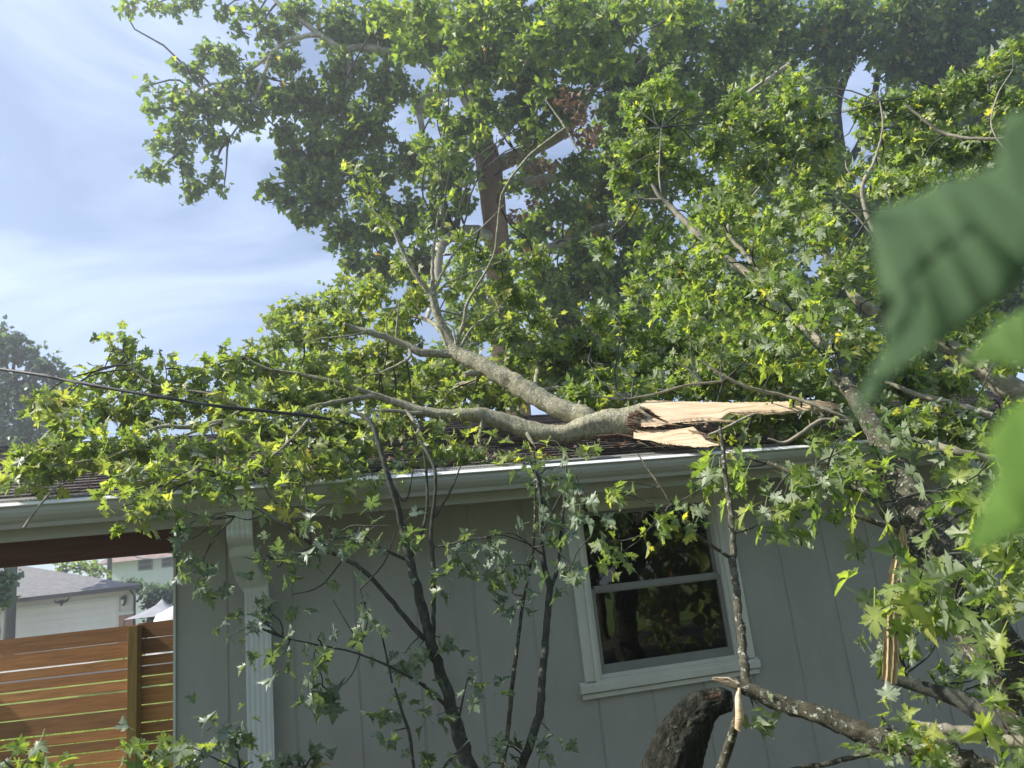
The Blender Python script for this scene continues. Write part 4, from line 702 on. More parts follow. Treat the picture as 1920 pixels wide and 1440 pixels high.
# =====================================================================
# RIGHT-HAND MAPLE (torn, leaning)
# =====================================================================
rm = thing('silver_maple', 'torn silver maple leaning across the right side of the roof and window wall', 'tree', P(1960, 1420, 3.1))
tk = MB(); skr = []
gb = P(2030, 1560, 3.1); gb[2] = 0
pp, rr = spline([(gb, .15)] + [(P(x, y, Y), r*Y/F) for x, y, r, Y in ((1985, 1440, 52, 3.1), (1930, 1330, 50, 3.1), (1880, 1240, 46, 3.15), (1830, 1160, 44, 3.2), (1780, 1070, 42, 3.3), (1735, 990, 38, 3.4), (1700, 920, 31, 3.5), (1675, 870, 25, 3.6), (1645, 815, 19, 3.8), (1605, 750, 15, 4.1), (1570, 700, 12, 4.4))], .04); tk.tube(pp, rr, 20, .14)
skr += pp[-20:]
tk.build('trunk', M['bark_lichen'], rm)
br = MB()
BR = [[(1880, 1300, 26, 3.0), (1850, 1240, 24, 3.0), (1815, 1170, 22, 3.05), (1770, 1105, 19, 3.1), (1720, 1045, 16, 3.15), (1685, 1000, 14, 3.2), (1655, 955, 11, 3.2), (1640, 925, 8, 3.2)],
 [(1660, 960, 9, 3.2), (1620, 920, 8, 3.25), (1560, 905, 7, 3.3), (1500, 890, 6, 3.4), (1440, 868, 5, 3.5)], [(1670, 990, 7, 3.2), (1620, 972, 5, 3.2), (1585, 964, 3.5, 3.2)],
 [(2050, 830, 34, 5.2), (1920, 745, 30, 5.3), (1860, 705, 26, 5.4), (1790, 658, 19, 5.5), (1730, 630, 16, 5.6), (1670, 605, 14, 5.7), (1625, 575, 12, 5.8), (1590, 540, 10, 5.9), (1550, 475, 9, 6.0), (1520, 430, 6, 6.0), (1490, 370, 3, 6)],
 [(1700, 585, 8, 5.6), (1680, 520, 7.5, 5.6), (1650, 455, 6.5, 5.6), (1625, 400, 6, 5.6), (1617, 350, 5, 5.6), (1640, 300, 3.5, 5.6), (1655, 240, 2.5, 5.6), (1650, 190, 1.5, 5.6)], [(1617, 340, 2.5, 5.6), (1590, 320, 1.8, 5.6), (1585, 300, 1, 5.6)], [(1615, 372, 2.5, 5.6), (1598, 362, 2, 5.6)],
 [(1655, 470, 2.5, 5.6), (1610, 410, 2, 5.6), (1560, 365, 1.2, 5.6)],
 [(1560, 660, 13, 5.2), (1480, 590, 12, 5.5), (1410, 520, 10, 5.8), (1370, 490, 8.5, 5.9), (1310, 440, 7.5, 6.0), (1260, 390, 6.5, 6.1), (1238, 370, 5, 6.1), (1222, 345, 3.5, 6.1)], [(1242, 374, 4, 6.1), (1210, 374, 3.5, 6.1), (1196, 366, 3, 6.1)], [(1240, 370, 2.5, 6.1), (1236, 320, 2, 6.1), (1240, 240, 1.2, 6.1)],
 [(1480, 590, 6, 5.5), (1400, 480, 5, 5.8), (1365, 430, 4.5, 5.9), (1410, 370, 3, 5.9), (1425, 350, 2, 5.9)],
 [(2000, 880, 14, 4.0), (1850, 860, 10, 4.0), (1790, 845, 9, 4.0), (1740, 830, 7, 4.1), (1690, 820, 4, 4.2)],
 [(1860, 780, 8, 4.6), (1780, 755, 7, 4.7), (1720, 740, 6.5, 4.8), (1660, 715, 5, 4.9)], [(1600, 790, 4, 4.5), (1530, 760, 4.5, 4.55), (1470, 742, 4, 4.6), (1400, 725, 3.5, 4.6), (1350, 700, 3, 4.6), (1312, 674, 2, 4.6)],
 [(1355, 715, 3, 4.75), (1290, 722, 3, 4.75), (1230, 738, 2.5, 4.75), (1175, 748, 2, 4.75)], [(1590, 790, 3.5, 4.45), (1540, 788, 5, 4.45), (1500, 815, 4.5, 4.4), (1470, 830, 3.5, 4.4), (1440, 822, 2, 4.4)], [(1328, 816, 3, 4.5), (1360, 802, 3, 4.5), (1400, 782, 3, 4.5), (1420, 775, 2.4, 4.5)],
 [(1900, 300, 3, 5), (1860, 240, 2, 5), (1870, 180, 2, 5), (1900, 130, 1.2, 5)], [(1780, 400, 3, 5.2), (1770, 440, 3, 5.2), (1740, 480, 3, 5.3), (1700, 500, 3, 5.4), (1640, 560, 2.5, 5.5)], [(1720, 440, 2.4, 5), (1680, 405, 2, 5), (1640, 398, 1.5, 5)],
 [(1910, 260, 5, 5.2), (1830, 260, 4, 5.3), (1770, 250, 4.5, 5.4), (1740, 230, 4, 5.4), (1695, 195, 2.5, 5.4)]]
br2 = MB()
for i_, b_ in enumerate(BR): skr += limb(br2 if i_ < 3 else br, b_, rough=.16 if i_ < 3 else .08, wig=.35, k=.85)
br.build('branch', M['bark_pale'], rm); br2.build('branch', M['bark_lichen'], rm)
FLIP = .28
Lr = Leaves('silver_lo'); tw = MB()
lob = [(1240, 160, 6.6, 38), (1210, 210, 6.6, 48), (1180, 180, 6.6, 20), (1250, 230, 6.6, 50), (1290, 190, 6.6, 22), (1190, 270, 6.5, 44), (1240, 300, 6.5, 54), (1160, 330, 6.5, 32), (1180, 380, 6.5, 36), (1230, 440, 6.6, 40, .8), (1300, 330, 6.5, 48, .8), (1340, 270, 6.5, 50), (1370, 210, 6.5, 42), (1385, 180, 6.5, 26), (1420, 230, 6.4, 50), (1480, 190, 6.4, 40), (1495, 145, 6.4, 20), (1530, 220, 6.4, 34), (1545, 260, 6.4, 30), (1480, 270, 6.4, 52), (1420, 310, 6.4, 54), (1540, 320, 6.4, 36, .8), (1500, 360, 6.3, 54), (1380, 380, 6.4, 54), (1440, 430, 6.2, 54), (1320, 400, 6.4, 44, .8), (1340, 480, 6.3, 48), (1280, 500, 6.5, 44, .8), (1250, 560, 6.3, 48), (1130, 460, 6.3, 24), (1200, 480, 6.3, 30, .7), (1200, 540, 6.0, 26), (1310, 560, 6.1, 54), (1380, 560, 6.0, 54), (1450, 520, 5.8, 54), (1540, 430, 6.0, 50), (1580, 500, 5.9, 40), (1520, 580, 5.6, 54), (1600, 620, 5.5, 46), (1450, 620, 5.6, 56), (1370, 640, 5.6, 56), (1290, 630, 5.8, 52), (1230, 640, 5.8, 48), (1180, 600, 5.8, 32), (1110, 590, 5.6, 32), (1080, 640, 5.6, 40), (1130, 660, 5.6, 48), (1200, 700, 5.5, 50), (1120, 720, 5.4, 48), (1280, 700, 5.4, 52), (1360, 700, 5.2, 50), (1440, 700, 5.1, 54), (1520, 680, 5.0, 44),
 (1620, 200, 6.0, 28), (1660, 190, 6.0, 40), (1640, 250, 6.0, 32), (1720, 200, 5.9, 50), (1780, 180, 5.8, 50), (1840, 160, 5.7, 50), (1880, 120, 5.6, 34), (1905, 90, 5.6, 30), (1900, 190, 5.6, 44), (1700, 280, 5.9, 55), (1780, 270, 5.8, 55), (1850, 260, 5.7, 50), (1660, 340, 5.9, 44), (1730, 360, 5.8, 60), (1820, 350, 5.8, 60), (1690, 430, 5.9, 50, .8), (1760, 460, 5.9, 60), (1660, 520, 6, 50, .7), (1740, 560, 6, 60), (1600, 330, 6.2, 30, .6), (1700, 650, 5.8, 50), (1800, 600, 5.8, 55), (1880, 650, 5.6, 60), (1780, 720, 5.2, 45), (1700, 720, 5.2, 50), (1640, 690, 5.2, 50), (1600, 760, 4.9, 40), (1680, 790, 4.7, 35, .8), (1480, 780, 4.75, 40), (1400, 770, 4.9, 40, .8), (1560, 820, 4.6, 28, .8), (1870, 780, 5.0, 45), (1800, 800, 4.7, 40), (1780, 870, 4.4, 28, .7)]
lob += [(x, y, Y_-.8, r_, .35) for x, y, Y_, r_ in [l_[:4] for l_ in lob] if y > 330 and x > 1240 and Y_ > 5.4]
lob += [(1070, 745, 5.0, 30), (1120, 750, 5.0, 30), (1180, 735, 5.0, 34), (1240, 730, 5.0, 36), (1300, 725, 5.0, 36), (1350, 725, 4.95, 36), (1420, 725, 4.95, 36), (1490, 730, 4.95, 36), (1540, 735, 4.9, 30), (1430, 790, 4.85, 24, .8), (1490, 795, 4.8, 26, .8), (1360, 795, 4.85, 18, .7), (1540, 800, 4.7, 26), (1400, 810, 4.7, 16, .7), (1700, 800, 4.75, 40), (1640, 770, 4.9, 40), (1760, 790, 4.7, 40)]
foliage(Lr, tw, lob, skr, .069, 7, 3.2, hang=.55, r_tw=.0028, up=.4, rbias=-.02)
Lr.build('foliage', M['maple'], rm)
FLIP = .05
Ln = Leaves('silver')
near = [(1510, 450, 4.4, 34, .7), (1500, 520, 4.4, 40, .6), (1560, 560, 4.3, 36, .6), (1480, 600, 4.3, 36, .6), (1460, 660, 4.3, 36, .5), (1550, 650, 4.2, 36, .6), (1400, 860, 3.5, 26), (1350, 870, 3.6, 20), (1330, 880, 3.6, 16), (1440, 940, 3.4, 22), (1470, 930, 3.4, 28), (1520, 920, 3.3, 26), (1570, 850, 3.4, 34), (1600, 820, 3.5, 34), (1620, 870, 3.3, 32), (1580, 890, 3.3, 30), (1640, 830, 3.5, 30), (1620, 930, 3.2, 22, .8), (1700, 800, 3.8, 24, .8), (1780, 850, 3.6, 20, .8), (1785, 925, 2.9, 24, .8), (1825, 950, 2.8, 26, .7), (1850, 1000, 2.8, 30, .7), (1860, 930, 2.8, 36, .8), (1700, 1110, 2.7, 36, .9), (1680, 1095, 2.7, 18), (1745, 1115, 2.7, 30, .8), (1830, 1070, 2.7, 34, .6), (1880, 1070, 2.6, 44, .8), (1870, 1150, 2.5, 50, .8), (1910, 1120, 2.5, 50, .8), (1890, 1210, 2.4, 44, .6), (1890, 1310, 2.3, 46, .7), (1860, 1370, 2.3, 26, .4), (1870, 830, 3.2, 30, .8), (1900, 880, 3.0, 40, .8), (1890, 980, 2.8, 40, .8), (1910, 1030, 2.6, 40, .8)]
foliage(Ln, tw, near, skr, .088, 6, 2.2, hang=.7, r_tw=.002, up=.45, rbias=-.02, rw=.93)
dark = [(1660, 1210, 3.8, 18, .8), (1700, 1230, 3.8, 24, .8), (1740, 1260, 3.8, 26, .8), (1780, 1280, 3.8, 24, .8), (1810, 1220, 3.9, 24, .7), (1730, 1180, 3.7, 12, .8), (1840, 1260, 3.8, 28, .7)]
foliage(Ln, tw, dark, [P(1760, 1290, 3.8), P(1700, 1270, 3.8)], .065, 6, 1.5, hang=.7, r_tw=.002, up=.6, rw=.8)
Ln.build('near_foliage', M['maple'], rm); tw.build('twigs', M['bark_dark'], rm)
# hanging slab of split wood
mb = MB(); n = 22; rows = []
for i in range(n+1):
    t_ = i/n; cx = 1693-26*t_ - 4*math.sin(t_*3); cy = 985+292*t_; hw = 12.5+3*math.sin(t_*2.5); hw *= min(1, .25+t_*5); cx += 2*math.sin(t_*9); row = []
    for j in range(7):
        v = j/6; row.append(P(cx-hw+2*hw*v+rnd.uniform(-.8, .8), cy + (rnd.uniform(-4, 6) if i == n else 0), 3.10+.012*abs(v-.5)+.006*(j % 2)))
    for j in range(6, -1, -1): row.append(P(cx-hw+2*hw*j/6, cy, 3.125))
    rows.append(row)
w = 14; mb.add([q for r_ in rows for q in r_], [(i*w+j, i*w+(j+1) % w, (i+1)*w+(j+1) % w, (i+1)*w+j) for i in range(n) for j in range(w)]); mb.add(rows[0], [tuple(range(w))]); mb.add(rows[-1], [tuple(range(w))[::-1]])
mb.tube([P(1698, 1028, 3.2), P(1725, 1065, 3.18), P(1742, 1100, 3.12)], [.003, .008, .006], 5, .3)
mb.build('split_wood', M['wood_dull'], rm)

# ---- dark snapped branch under the hanging slab ----
t = thing('snapped_branch', 'dark branch snapped below the hanging strip of split wood', 'branch', P(1700, 1280, 3.45)); mb = MB()
limb(mb, [(1664, 1270, 8, 3.46), (1700, 1278, 10, 3.45), (1750, 1293, 12, 3.42), (1800, 1312, 15, 3.38), (1850, 1345, 20, 3.3), (1930, 1400, 24, 3.2), (2060, 1500, 26, 3.1)], rough=.1, n=12)
limb(mb, [(1735, 1294, 2.5, 3.42), (1733, 1310, 1, 3.42)]); limb(mb, [(1750, 1298, 2, 3.42), (1762, 1330, 1, 3.42)]); limb(mb, [(1700, 1260, 3, 3.4), (1740, 1230, 2, 3.5), (1760, 1200, 1, 3.6)])
mb.build('branch', M['bark_dark'], t)
# ---- lichen covered broken branch with upright side stem ----
t = thing('lichen_branch', 'long lichen crusted broken branch sloping down right below the window', 'branch', P(1550, 1350, 2.8)); mb = MB()
limb(mb, [(1352, 1276, 5, 2.9), (1375, 1280, 9, 2.88), (1400, 1291, 11, 2.86), (1450, 1312, 12.5, 2.84), (1500, 1330, 14, 2.8), (1560, 1350, 15, 2.76), (1620, 1374, 17, 2.72), (1680, 1393, 18, 2.68), (1740, 1400, 20, 2.64), (1800, 1425, 21, 2.6), (1870, 1470, 24, 2.55), (1960, 1530, 26, 2.5)], rough=.22, n=16, wig=.4, step=.02)
limb(mb, [(1400, 1288, 8, 2.88), (1396, 1250, 7.5, 2.95), (1391, 1200, 7.5, 3.05), (1385, 1150, 7, 3.12), (1380, 1100, 6.5, 3.2), (1374, 1045, 6.5, 3.28), (1373, 1000, 5.5, 3.33), (1369, 950, 5, 3.4), (1362, 910, 4.5, 3.45), (1357, 860, 4, 3.5), (1350, 800, 3, 3.6)], rough=.18, n=12, wig=.5, step=.02)
limb(mb, [(1372, 1047, 4.5, 3.28), (1345, 1030, 3.5, 3.28), (1310, 1005, 3, 3.25), (1290, 982, 2.5, 3.22), (1262, 948, 2.2, 3.2), (1240, 915, 2, 3.2), (1215, 880, 1.8, 3.3), (1195, 850, 1.2, 3.4)], rough=.12)
limb(mb, [(1376, 1000, 2, 3.33), (1410, 990, 2, 3.33), (1440, 965, 1.4, 3.35)]); limb(mb, [(1262, 948, 1.4, 3.2), (1300, 925, 1.4, 3.2), (1340, 895, 1, 3.2)]); limb(mb, [(1240, 915, 1.2, 3.2), (1180, 903, 1, 3.2), (1140, 905, .8, 3.2)])
limb(mb, [(1712, 1435, 3.5, 2.6), (1690, 1395, 3, 2.6), (1665, 1360, 2.6, 2.6), (1648, 1338, 1.5, 2.6)]); limb(mb, [(1405, 1296, 3, 2.86), (1412, 1325, 1.5, 2.86)])
mb.build('branch', M['bark_lichen'], t)
mb = MB()
for k_ in range(16):
    a = P(1384+rnd.uniform(-3, 3), 1286+rnd.uniform(-3, 3), 2.86); b_ = P(1336+rnd.uniform(-2, 14), 1273+rnd.uniform(-3, 3), 2.84); mb.tube([a, (a+b_)/2+rv(.003), b_], [.006, .005, .001], 4, .1)
pp = [P(1386, 1290, 2.85), P(1384, 1310, 2.84), P(1386, 1340, 2.84), P(1384, 1365, 2.84), P(1390, 1374, 2.84)]; mb.tube(pp, [.006, .011, .015, .011, .001], 6, .35)
mb.build('torn_wood', M['wood'], t)
Ls = Leaves('silver'); tw = MB(); foliage(Ls, tw, [(1420, 1320, 2.85, 16, 1.3), (1665, 1365, 2.5, 20, 1.2), (1650, 1395, 2.5, 14), (1730, 1370, 2.4, 22, 1.2), (1760, 1385, 2.4, 18), (1250, 962, 3.15, 22, 1.2), (1225, 960, 3.15, 12), (1285, 960, 3.15, 14), (1160, 925, 3.2, 12), (1140, 1015, 3.3, 20, 1.1), (1150, 1040, 3.3, 14)], [P(1400, 1290, 2.86), P(1680, 1390, 2.6), P(1262, 948, 3.2), P(1740, 1400, 2.6)], .052, 6, 1.1, hang=.8, r_tw=.0018, up=.5)
Ls.build('foliage', M['maple'], t)
mb = tw; mb.build('twigs', M['bark_dark'], t)
# ---- other broken pieces ----
t = MB(); limb(t, [(1700, 1355, 4, 2.5), (1715, 1360, 8, 2.5), (1760, 1367, 9, 2.48), (1820, 1374, 9.5, 2.46), (1870, 1384, 10, 2.44), (1930, 1398, 11, 2.4), (2010, 1420, 12, 2.35)], rough=.15, n=12, wig=.4, step=.02)
o = thing('broken_stick', 'short grey broken stick with torn orange fibres at the bottom right', 'branch', P(1800, 1370, 2.45)); t.build('branch', M['bark_pale'], o)
mb = MB(); [mb.tube([P(1712+rnd.uniform(0, 14), 1362, 2.47), P(1722+rnd.uniform(-4, 4), 1378, 2.46), P(1718+rnd.uniform(-2, 10), 1396+rnd.uniform(-6, 6), 2.46)], [.004, .005, .001], 5, .3) for _ in range(5)]; mb.build('torn_fibres', M['torn'], o)
mb = MB(); limb(mb, [(1440, 1455, 4, 2.9), (1500, 1440, 4.5, 2.9), (1560, 1430, 4.5, 2.9), (1600, 1418, 5.5, 2.9), (1650, 1412, 5, 2.9), (1700, 1412, 4, 2.9)], rough=.15); tag(mb.build('fallen_stick', M['bark_lichen']), 'thin dark stick lying under the lichen crusted branch', 'stick')
mb = MB(); limb(mb, [(1345, 1470, 9, 2.9), (1360, 1420, 8.5, 2.9), (1374, 1375, 7.5, 2.88), (1381, 1345, 6, 2.86)], rough=.12, n=10); tag(mb.build('upright_stick', M['bark_lichen']), 'short upright dark stick beneath the pale torn strip', 'stick')
# ---- rotten stump limb ----
mb = MB(); pp, rr = spline([(P(x, y, 2.75), r*2.75/F) for x, y, r in ((1228, 1560, 50), (1248, 1470, 46), (1267, 1415, 42), (1282, 1378, 37), (1299, 1348, 32), (1314, 1329, 29), (1335, 1317, 23), (1352, 1314, 20), (1371, 1315, 15))], .008)
r = random.Random(4); n = 84; vs = []; T = []; m_ = len(pp)
for i in range(m_):
    t_ = unit(pp[min(i+1, m_-1)]-pp[max(i-1, 0)]); a = unit(np.cross(t_, np.array([0, 1., .1]))); b_ = np.cross(t_, a)
    for k_ in range(n):
        an = 2*math.pi*k_/n + .15*math.sin(i*.12); q = rr[i]*(1+.05*math.sin(5*an+.8*math.sin(i*.07))+.045*abs(math.sin(6.5*an+.9*math.sin(i*.11+1)))+.05*abs(math.sin(11*an+1.3*math.sin(i*.16)))+.03*math.sin(27*an+2*math.sin(i*.23))*math.sin(i*.5)+.025*math.sin(i*.21+an*2)+r.uniform(-.03, .03)+(.15*math.sin(i*.9)*(math.sin(an*2) > .3)*(i > m_*.6)))
        vs.append(pp[i]+(a*math.cos(an)+b_*math.sin(an))*q)
mb.add(vs, [(i*n+k_, i*n+(k_+1) % n, (i+1)*n+(k_+1) % n, (i+1)*n+k_) for i in range(m_-1) for k_ in range(n)], True); mb.add(vs[-n:], [tuple(range(n))])
t = thing('broken_stump', 'thick dark rough barked broken stub curving up below the window', 'stump', P(1260, 1420, 2.75)); mb.build('stub', M['bark_rot'], t)
mb = MB(); c = P(1340, 1303, 2.70); q = [P(1326+14*math.cos(a)*1.0+12, 1303+7*math.sin(a)-3*math.cos(a), 2.69+rnd.uniform(-.004, .004)) for a in np.linspace(0, 6.28, 12)[:-1]]; q2 = [v+np.array([0, .012, -.006]) for v in q]; k_ = len(q)
mb.add(q+q2, [tuple(range(k_)), tuple(range(k_, 2*k_))[::-1]]+[(i, (i+1) % k_, k_+(i+1) % k_, k_+i) for i in range(k_)]); mb.build('bare_patch', M['torn'], t)

# =====================================================================
# SAPLINGS AGAINST THE WALL
# =====================================================================
def sapling(label, paths, clus, m, size=.066, base=None):
    p0 = base if base is not None else P(*paths[0][0][:2], paths[0][0][3]); o = thing('maple_sapling', label, 'sapling', (p0[0], p0[1], 0), 'saplings growing against the wall'); mb = MB(); sk = []
    for i, p in enumerate(paths):
        if i == 0:
            q = p[0]; b0 = P(q[0], q[1], q[3]); g = np.array([b0[0]*.98, b0[1], -.05]); mb.tube([g, (g+b0)/2, b0], [q[2]*q[3]/F*1.25, q[2]*q[3]/F*1.1, q[2]*q[3]/F], 10, .1)
        sk += limb(mb, p, rough=.12, wig=.4, step=.03, k=.85)
    Lf = Leaves('silver'); foliage(Lf, mb, clus, sk, size, 5, .7, hang=.85, r_tw=.0016, up=.5, rw=.9)
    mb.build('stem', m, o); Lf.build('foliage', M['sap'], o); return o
Y = 3.75
sapling('largest sapling against the wall, forking left of the window', [[(890, 1470, 20, 3.8), (862, 1385, 15, 3.8), (833, 1280, 12, 3.8), (808, 1205, 11, Y), (785, 1115, 10, Y), (768, 1048, 9, Y), (755, 990, 7.5, Y), (740, 930, 7, 3.7), (718, 860, 6, 3.7), (700, 800, 5.5, 3.75), (680, 780, 4.5, 3.8), (655, 772, 3, 3.85)],
 [(812, 1205, 5, Y), (813, 1120, 5, 3.7), (811, 1040, 5, 3.7), (808, 1000, 5, 3.7), (815, 930, 4, 3.7), (815, 880, 4, 3.7), (790, 830, 3, 3.8)], [(766, 1050, 6, Y), (785, 1015, 4, Y), (800, 960, 3.5, Y), (800, 890, 3, Y), (795, 850, 2, Y)], [(815, 970, 3, 3.7), (845, 920, 2.5, 3.7), (865, 870, 1.5, 3.7)], [(730, 900, 3, 3.7), (760, 940, 2, 3.7), (775, 880, 1.5, 3.7)],
 [(797, 1198, 6, Y), (765, 1165, 5.5, 3.7), (720, 1110, 5, 3.65), (680, 1068, 5, 3.6), (640, 1045, 4.5, 3.6), (585, 1020, 4, 3.55), (540, 990, 3.5, 3.5), (495, 960, 3, 3.5), (440, 935, 2, 3.5)], [(642, 1050, 1.8, 3.6), (615, 1085, 1.6, 3.6), (590, 1105, 1.4, 3.6), (545, 1115, 1.2, 3.6)], [(583, 1018, 2.2, 3.55), (578, 950, 1.8, 3.5), (570, 900, 1.4, 3.5), (555, 870, 1, 3.5)], [(583, 1025, 1.6, 3.55), (545, 1046, 1.4, 3.5), (500, 1048, 1.2, 3.5)], [(532, 985, 1.2, 3.5), (548, 955, 1, 3.5)],
 [(495, 965, 1.4, 3.5), (465, 975, 1.4, 3.5), (440, 968, 1, 3.5)], [(605, 1028, 1.6, 3.55), (620, 1010, 1.3, 3.5)],
 [(760, 1048, 4, Y), (720, 1030, 3, 3.7), (690, 1010, 2.5, 3.7), (655, 990, 1.5, 3.7)],
 [(850, 1335, 4, 3.8), (800, 1290, 3.5, 3.7), (755, 1262, 3, 3.6), (710, 1240, 2.6, 3.5), (660, 1222, 2.2, 3.45), (590, 1208, 1.8, 3.4), (530, 1195, 1.2, 3.4)], [(675, 1228, 1.5, 3.5), (660, 1265, 1.3, 3.45), (635, 1290, 1.2, 3.45), (605, 1300, 1, 3.45)], [(672, 1226, 1.6, 3.5), (685, 1185, 1.4, 3.5), (690, 1160, 1.2, 3.5), (675, 1105, 1, 3.5)], [(735, 1280, 2.4, 3.6), (720, 1210, 2, 3.55), (712, 1180, 1.6, 3.5), (695, 1160, 1.3, 3.5)], [(670, 1200, 1.3, 3.5), (645, 1160, 1.2, 3.5), (625, 1125, 1, 3.5)],
 [(880, 1390, 4, 3.6), (830, 1440, 3.5, 3.55), (800, 1480, 3, 3.5)], [(775, 1440, 4, 3.6), (768, 1380, 3.5, 3.6), (755, 1340, 3, 3.6), (740, 1290, 2.4, 3.6)], [(860, 1350, 2.6, 3.7), (870, 1300, 2, 3.6), (876, 1275, 1.2, 3.6)]],
 [(705, 960, 3.4, 18, 1.2), (735, 985, 3.4, 20, 1.2), (740, 1000, 3.4, 16), (615, 985, 3.4, 18), (635, 1000, 3.4, 18), (590, 960, 3.4, 16), (560, 1040, 3.4, 14), (500, 1040, 3.4, 18), (520, 1060, 3.4, 14), (460, 1045, 3.4, 14), (600, 1055, 3.5, 12), (510, 1130, 3.4, 16), (480, 1150, 3.4, 14), (430, 1195, 3.3, 20, 1.1), (460, 1190, 3.3, 14), (690, 1145, 3.3, 22, 1.3), (690, 1120, 3.3, 12), (600, 1190, 3.35, 12, 1.2), (540, 1200, 3.35, 16, 1.2), (530, 1225, 3.35, 10), (590, 1235, 3.4, 12), (600, 1260, 3.4, 13), (585, 1295, 3.4, 14), (620, 1290, 3.4, 8), (760, 1225, 3.75, 20), (785, 1215, 3.7, 16), (750, 1240, 3.7, 16), (825, 1195, 3.75, 12), (800, 1285, 3.65, 18), (745, 1310, 3.6, 18), (740, 1370, 3.6, 18), (820, 1340, 3.6, 20), (830, 1080, 3.65, 18), (845, 1055, 3.65, 14), (760, 990, 3.7, 12), (880, 1255, 3.5, 14, 1.2), (905, 1258, 3.5, 10, 1.2), (800, 1420, 3.5, 24), (850, 1430, 3.5, 24), (420, 920, 3.4, 18), (350, 960, 3.4, 14), (340, 990, 3.4, 14), (360, 1010, 3.4, 12), (365, 1075, 3.4, 13), (380, 1065, 3.4, 10), (870, 1015, 3.6, 14), (910, 1010, 3.6, 10)], M['bark_dark'])
sapling('dark stemmed sapling just left of the window, splitting in a narrow fork', [[(965, 1480, 10, 3.7), (985, 1420, 9, 3.7), (1010, 1340, 8.5, 3.7), (1018, 1260, 8, 3.72), (1025, 1180, 7.5, 3.75), (1030, 1105, 7, 3.8), (1020, 1060, 6, 3.8), (1015, 1000, 5, 3.8), (1012, 920, 4, 3.8), (1000, 850, 3, 3.9)],
 [(1032, 1105, 5, 3.8), (1045, 1065, 4.5, 3.8), (1052, 1000, 4, 3.8), (1058, 940, 3, 3.8), (1062, 870, 2, 3.9)], [(1045, 1065, 2, 3.8), (1070, 1060, 1.6, 3.6), (1085, 1030, 1.4, 3.5), (1110, 1000, 1.2, 3.4), (1100, 960, 1, 3.4)], [(1018, 1040, 2, 3.8), (990, 1020, 1.6, 3.7), (950, 1005, 1.2, 3.6), (915, 1000, 1, 3.6)], [(1015, 1000, 2, 3.8), (1045, 940, 1.6, 3.7), (1065, 900, 1.2, 3.7)], [(1008, 900, 2, 3.8), (985, 850, 1.5, 3.9)]],
 [(1000, 960, 3.7, 18), (1030, 960, 3.7, 16), (1060, 990, 3.7, 14), (1020, 1020, 3.7, 14), (1050, 1040, 3.6, 18), (1065, 1070, 3.6, 14), (1085, 950, 3.3, 18), (1090, 930, 3.3, 24, 1.3), (1080, 890, 3.4, 24, 1.2), (1095, 945, 3.3, 16, 1.2), (1005, 1385, 3.65, 20), (1030, 1370, 3.65, 12), (1000, 880, 3.8, 14), (1040, 900, 3.8, 16), (960, 1420, 3.6, 24), (930, 1410, 3.6, 22), (910, 1440, 3.5, 24), (1035, 880, 3.8, 14), (980, 870, 3.9, 10)], M['bark_dark'])
sapling('thin pale speckled sapling between the two larger wall saplings', [[(935, 1480, 5.5, 3.6), (950, 1390, 5, 3.65), (958, 1310, 4.5, 3.7), (966, 1240, 4.2, 3.72), (978, 1150, 4, 3.75), (990, 1080, 3.6, 3.78), (1000, 1030, 3, 3.8), (1003, 960, 2.4, 3.8), (1004, 900, 1.4, 3.8)], [(995, 1062, 1.6, 3.78), (975, 1058, 1.3, 3.7), (950, 1060, 1, 3.7)], [(1000, 1025, 1.6, 3.8), (960, 1000, 1.3, 3.7), (920, 1005, 1, 3.6)]],
 [(950, 1062, 3.7, 14), (925, 1070, 3.7, 12), (960, 1110, 3.7, 14), (975, 1125, 3.7, 12), (965, 1060, 3.7, 12), (885, 1030, 3.6, 14), (855, 1025, 3.6, 10), (910, 1020, 3.6, 12)], M['bark_lichen'])
# low sprigs near the viewer
def sprig(label, paths, clus, mt, size=.055, Yb=3.0):
    q = paths[0][0]; b0 = P(q[0], q[1], q[3]); o = thing('maple_shoot', label, 'shoot', (b0[0], b0[1], 0)); mb = MB(); sk = []; mb.tube([(b0[0], b0[1], -.02), b0], [.006, .004], 6)
    for p in paths: sk += limb(mb, p, rough=.1, wig=.4)
    Lf = Leaves('silver'); foliage(Lf, mb, clus, sk, size, 6, 1.0, hang=.6, r_tw=.0016, up=.7, rbias=.0); mb.build('stem', M['bark_dark'], o); Lf.build('foliage', mt, o)
sprig('bright sunlit maple leaves in front of the fence post', [[(285, 1500, 2, 2.6), (284, 1440, 1.6, 2.6), (280, 1410, 1, 2.6)]], [(275, 1408, 2.6, 16, 1.2), (295, 1415, 2.6, 14, 1.2), (262, 1412, 2.6, 10)], M['maple'])
sprig('pale sunlit maple leaves in the bottom left corner', [[(20, 1520, 3, 2.4), (30, 1450, 2, 2.4), (50, 1425, 1, 2.4)]], [(8, 1425, 2.4, 22), (50, 1430, 2.4, 20), (30, 1445, 2.4, 20), (80, 1432, 2.4, 10)], M['maple'])
sprig('curved shoot with dark leaves left of the downspout foot', [[(455, 1480, 2, 3.2), (448, 1430, 1.8, 3.2), (440, 1390, 1.5, 3.2), (425, 1365, 1, 3.2)], [(452, 1445, 1.8, 3.2), (410, 1425, 1.5, 3.1), (380, 1410, 1.3, 3.1), (360, 1402, .8, 3.1)]], [(418, 1360, 3.2, 18, 1.1), (435, 1358, 3.2, 10), (475, 1430, 3.2, 12), (346, 1412, 3.1, 5)], M['sap'])
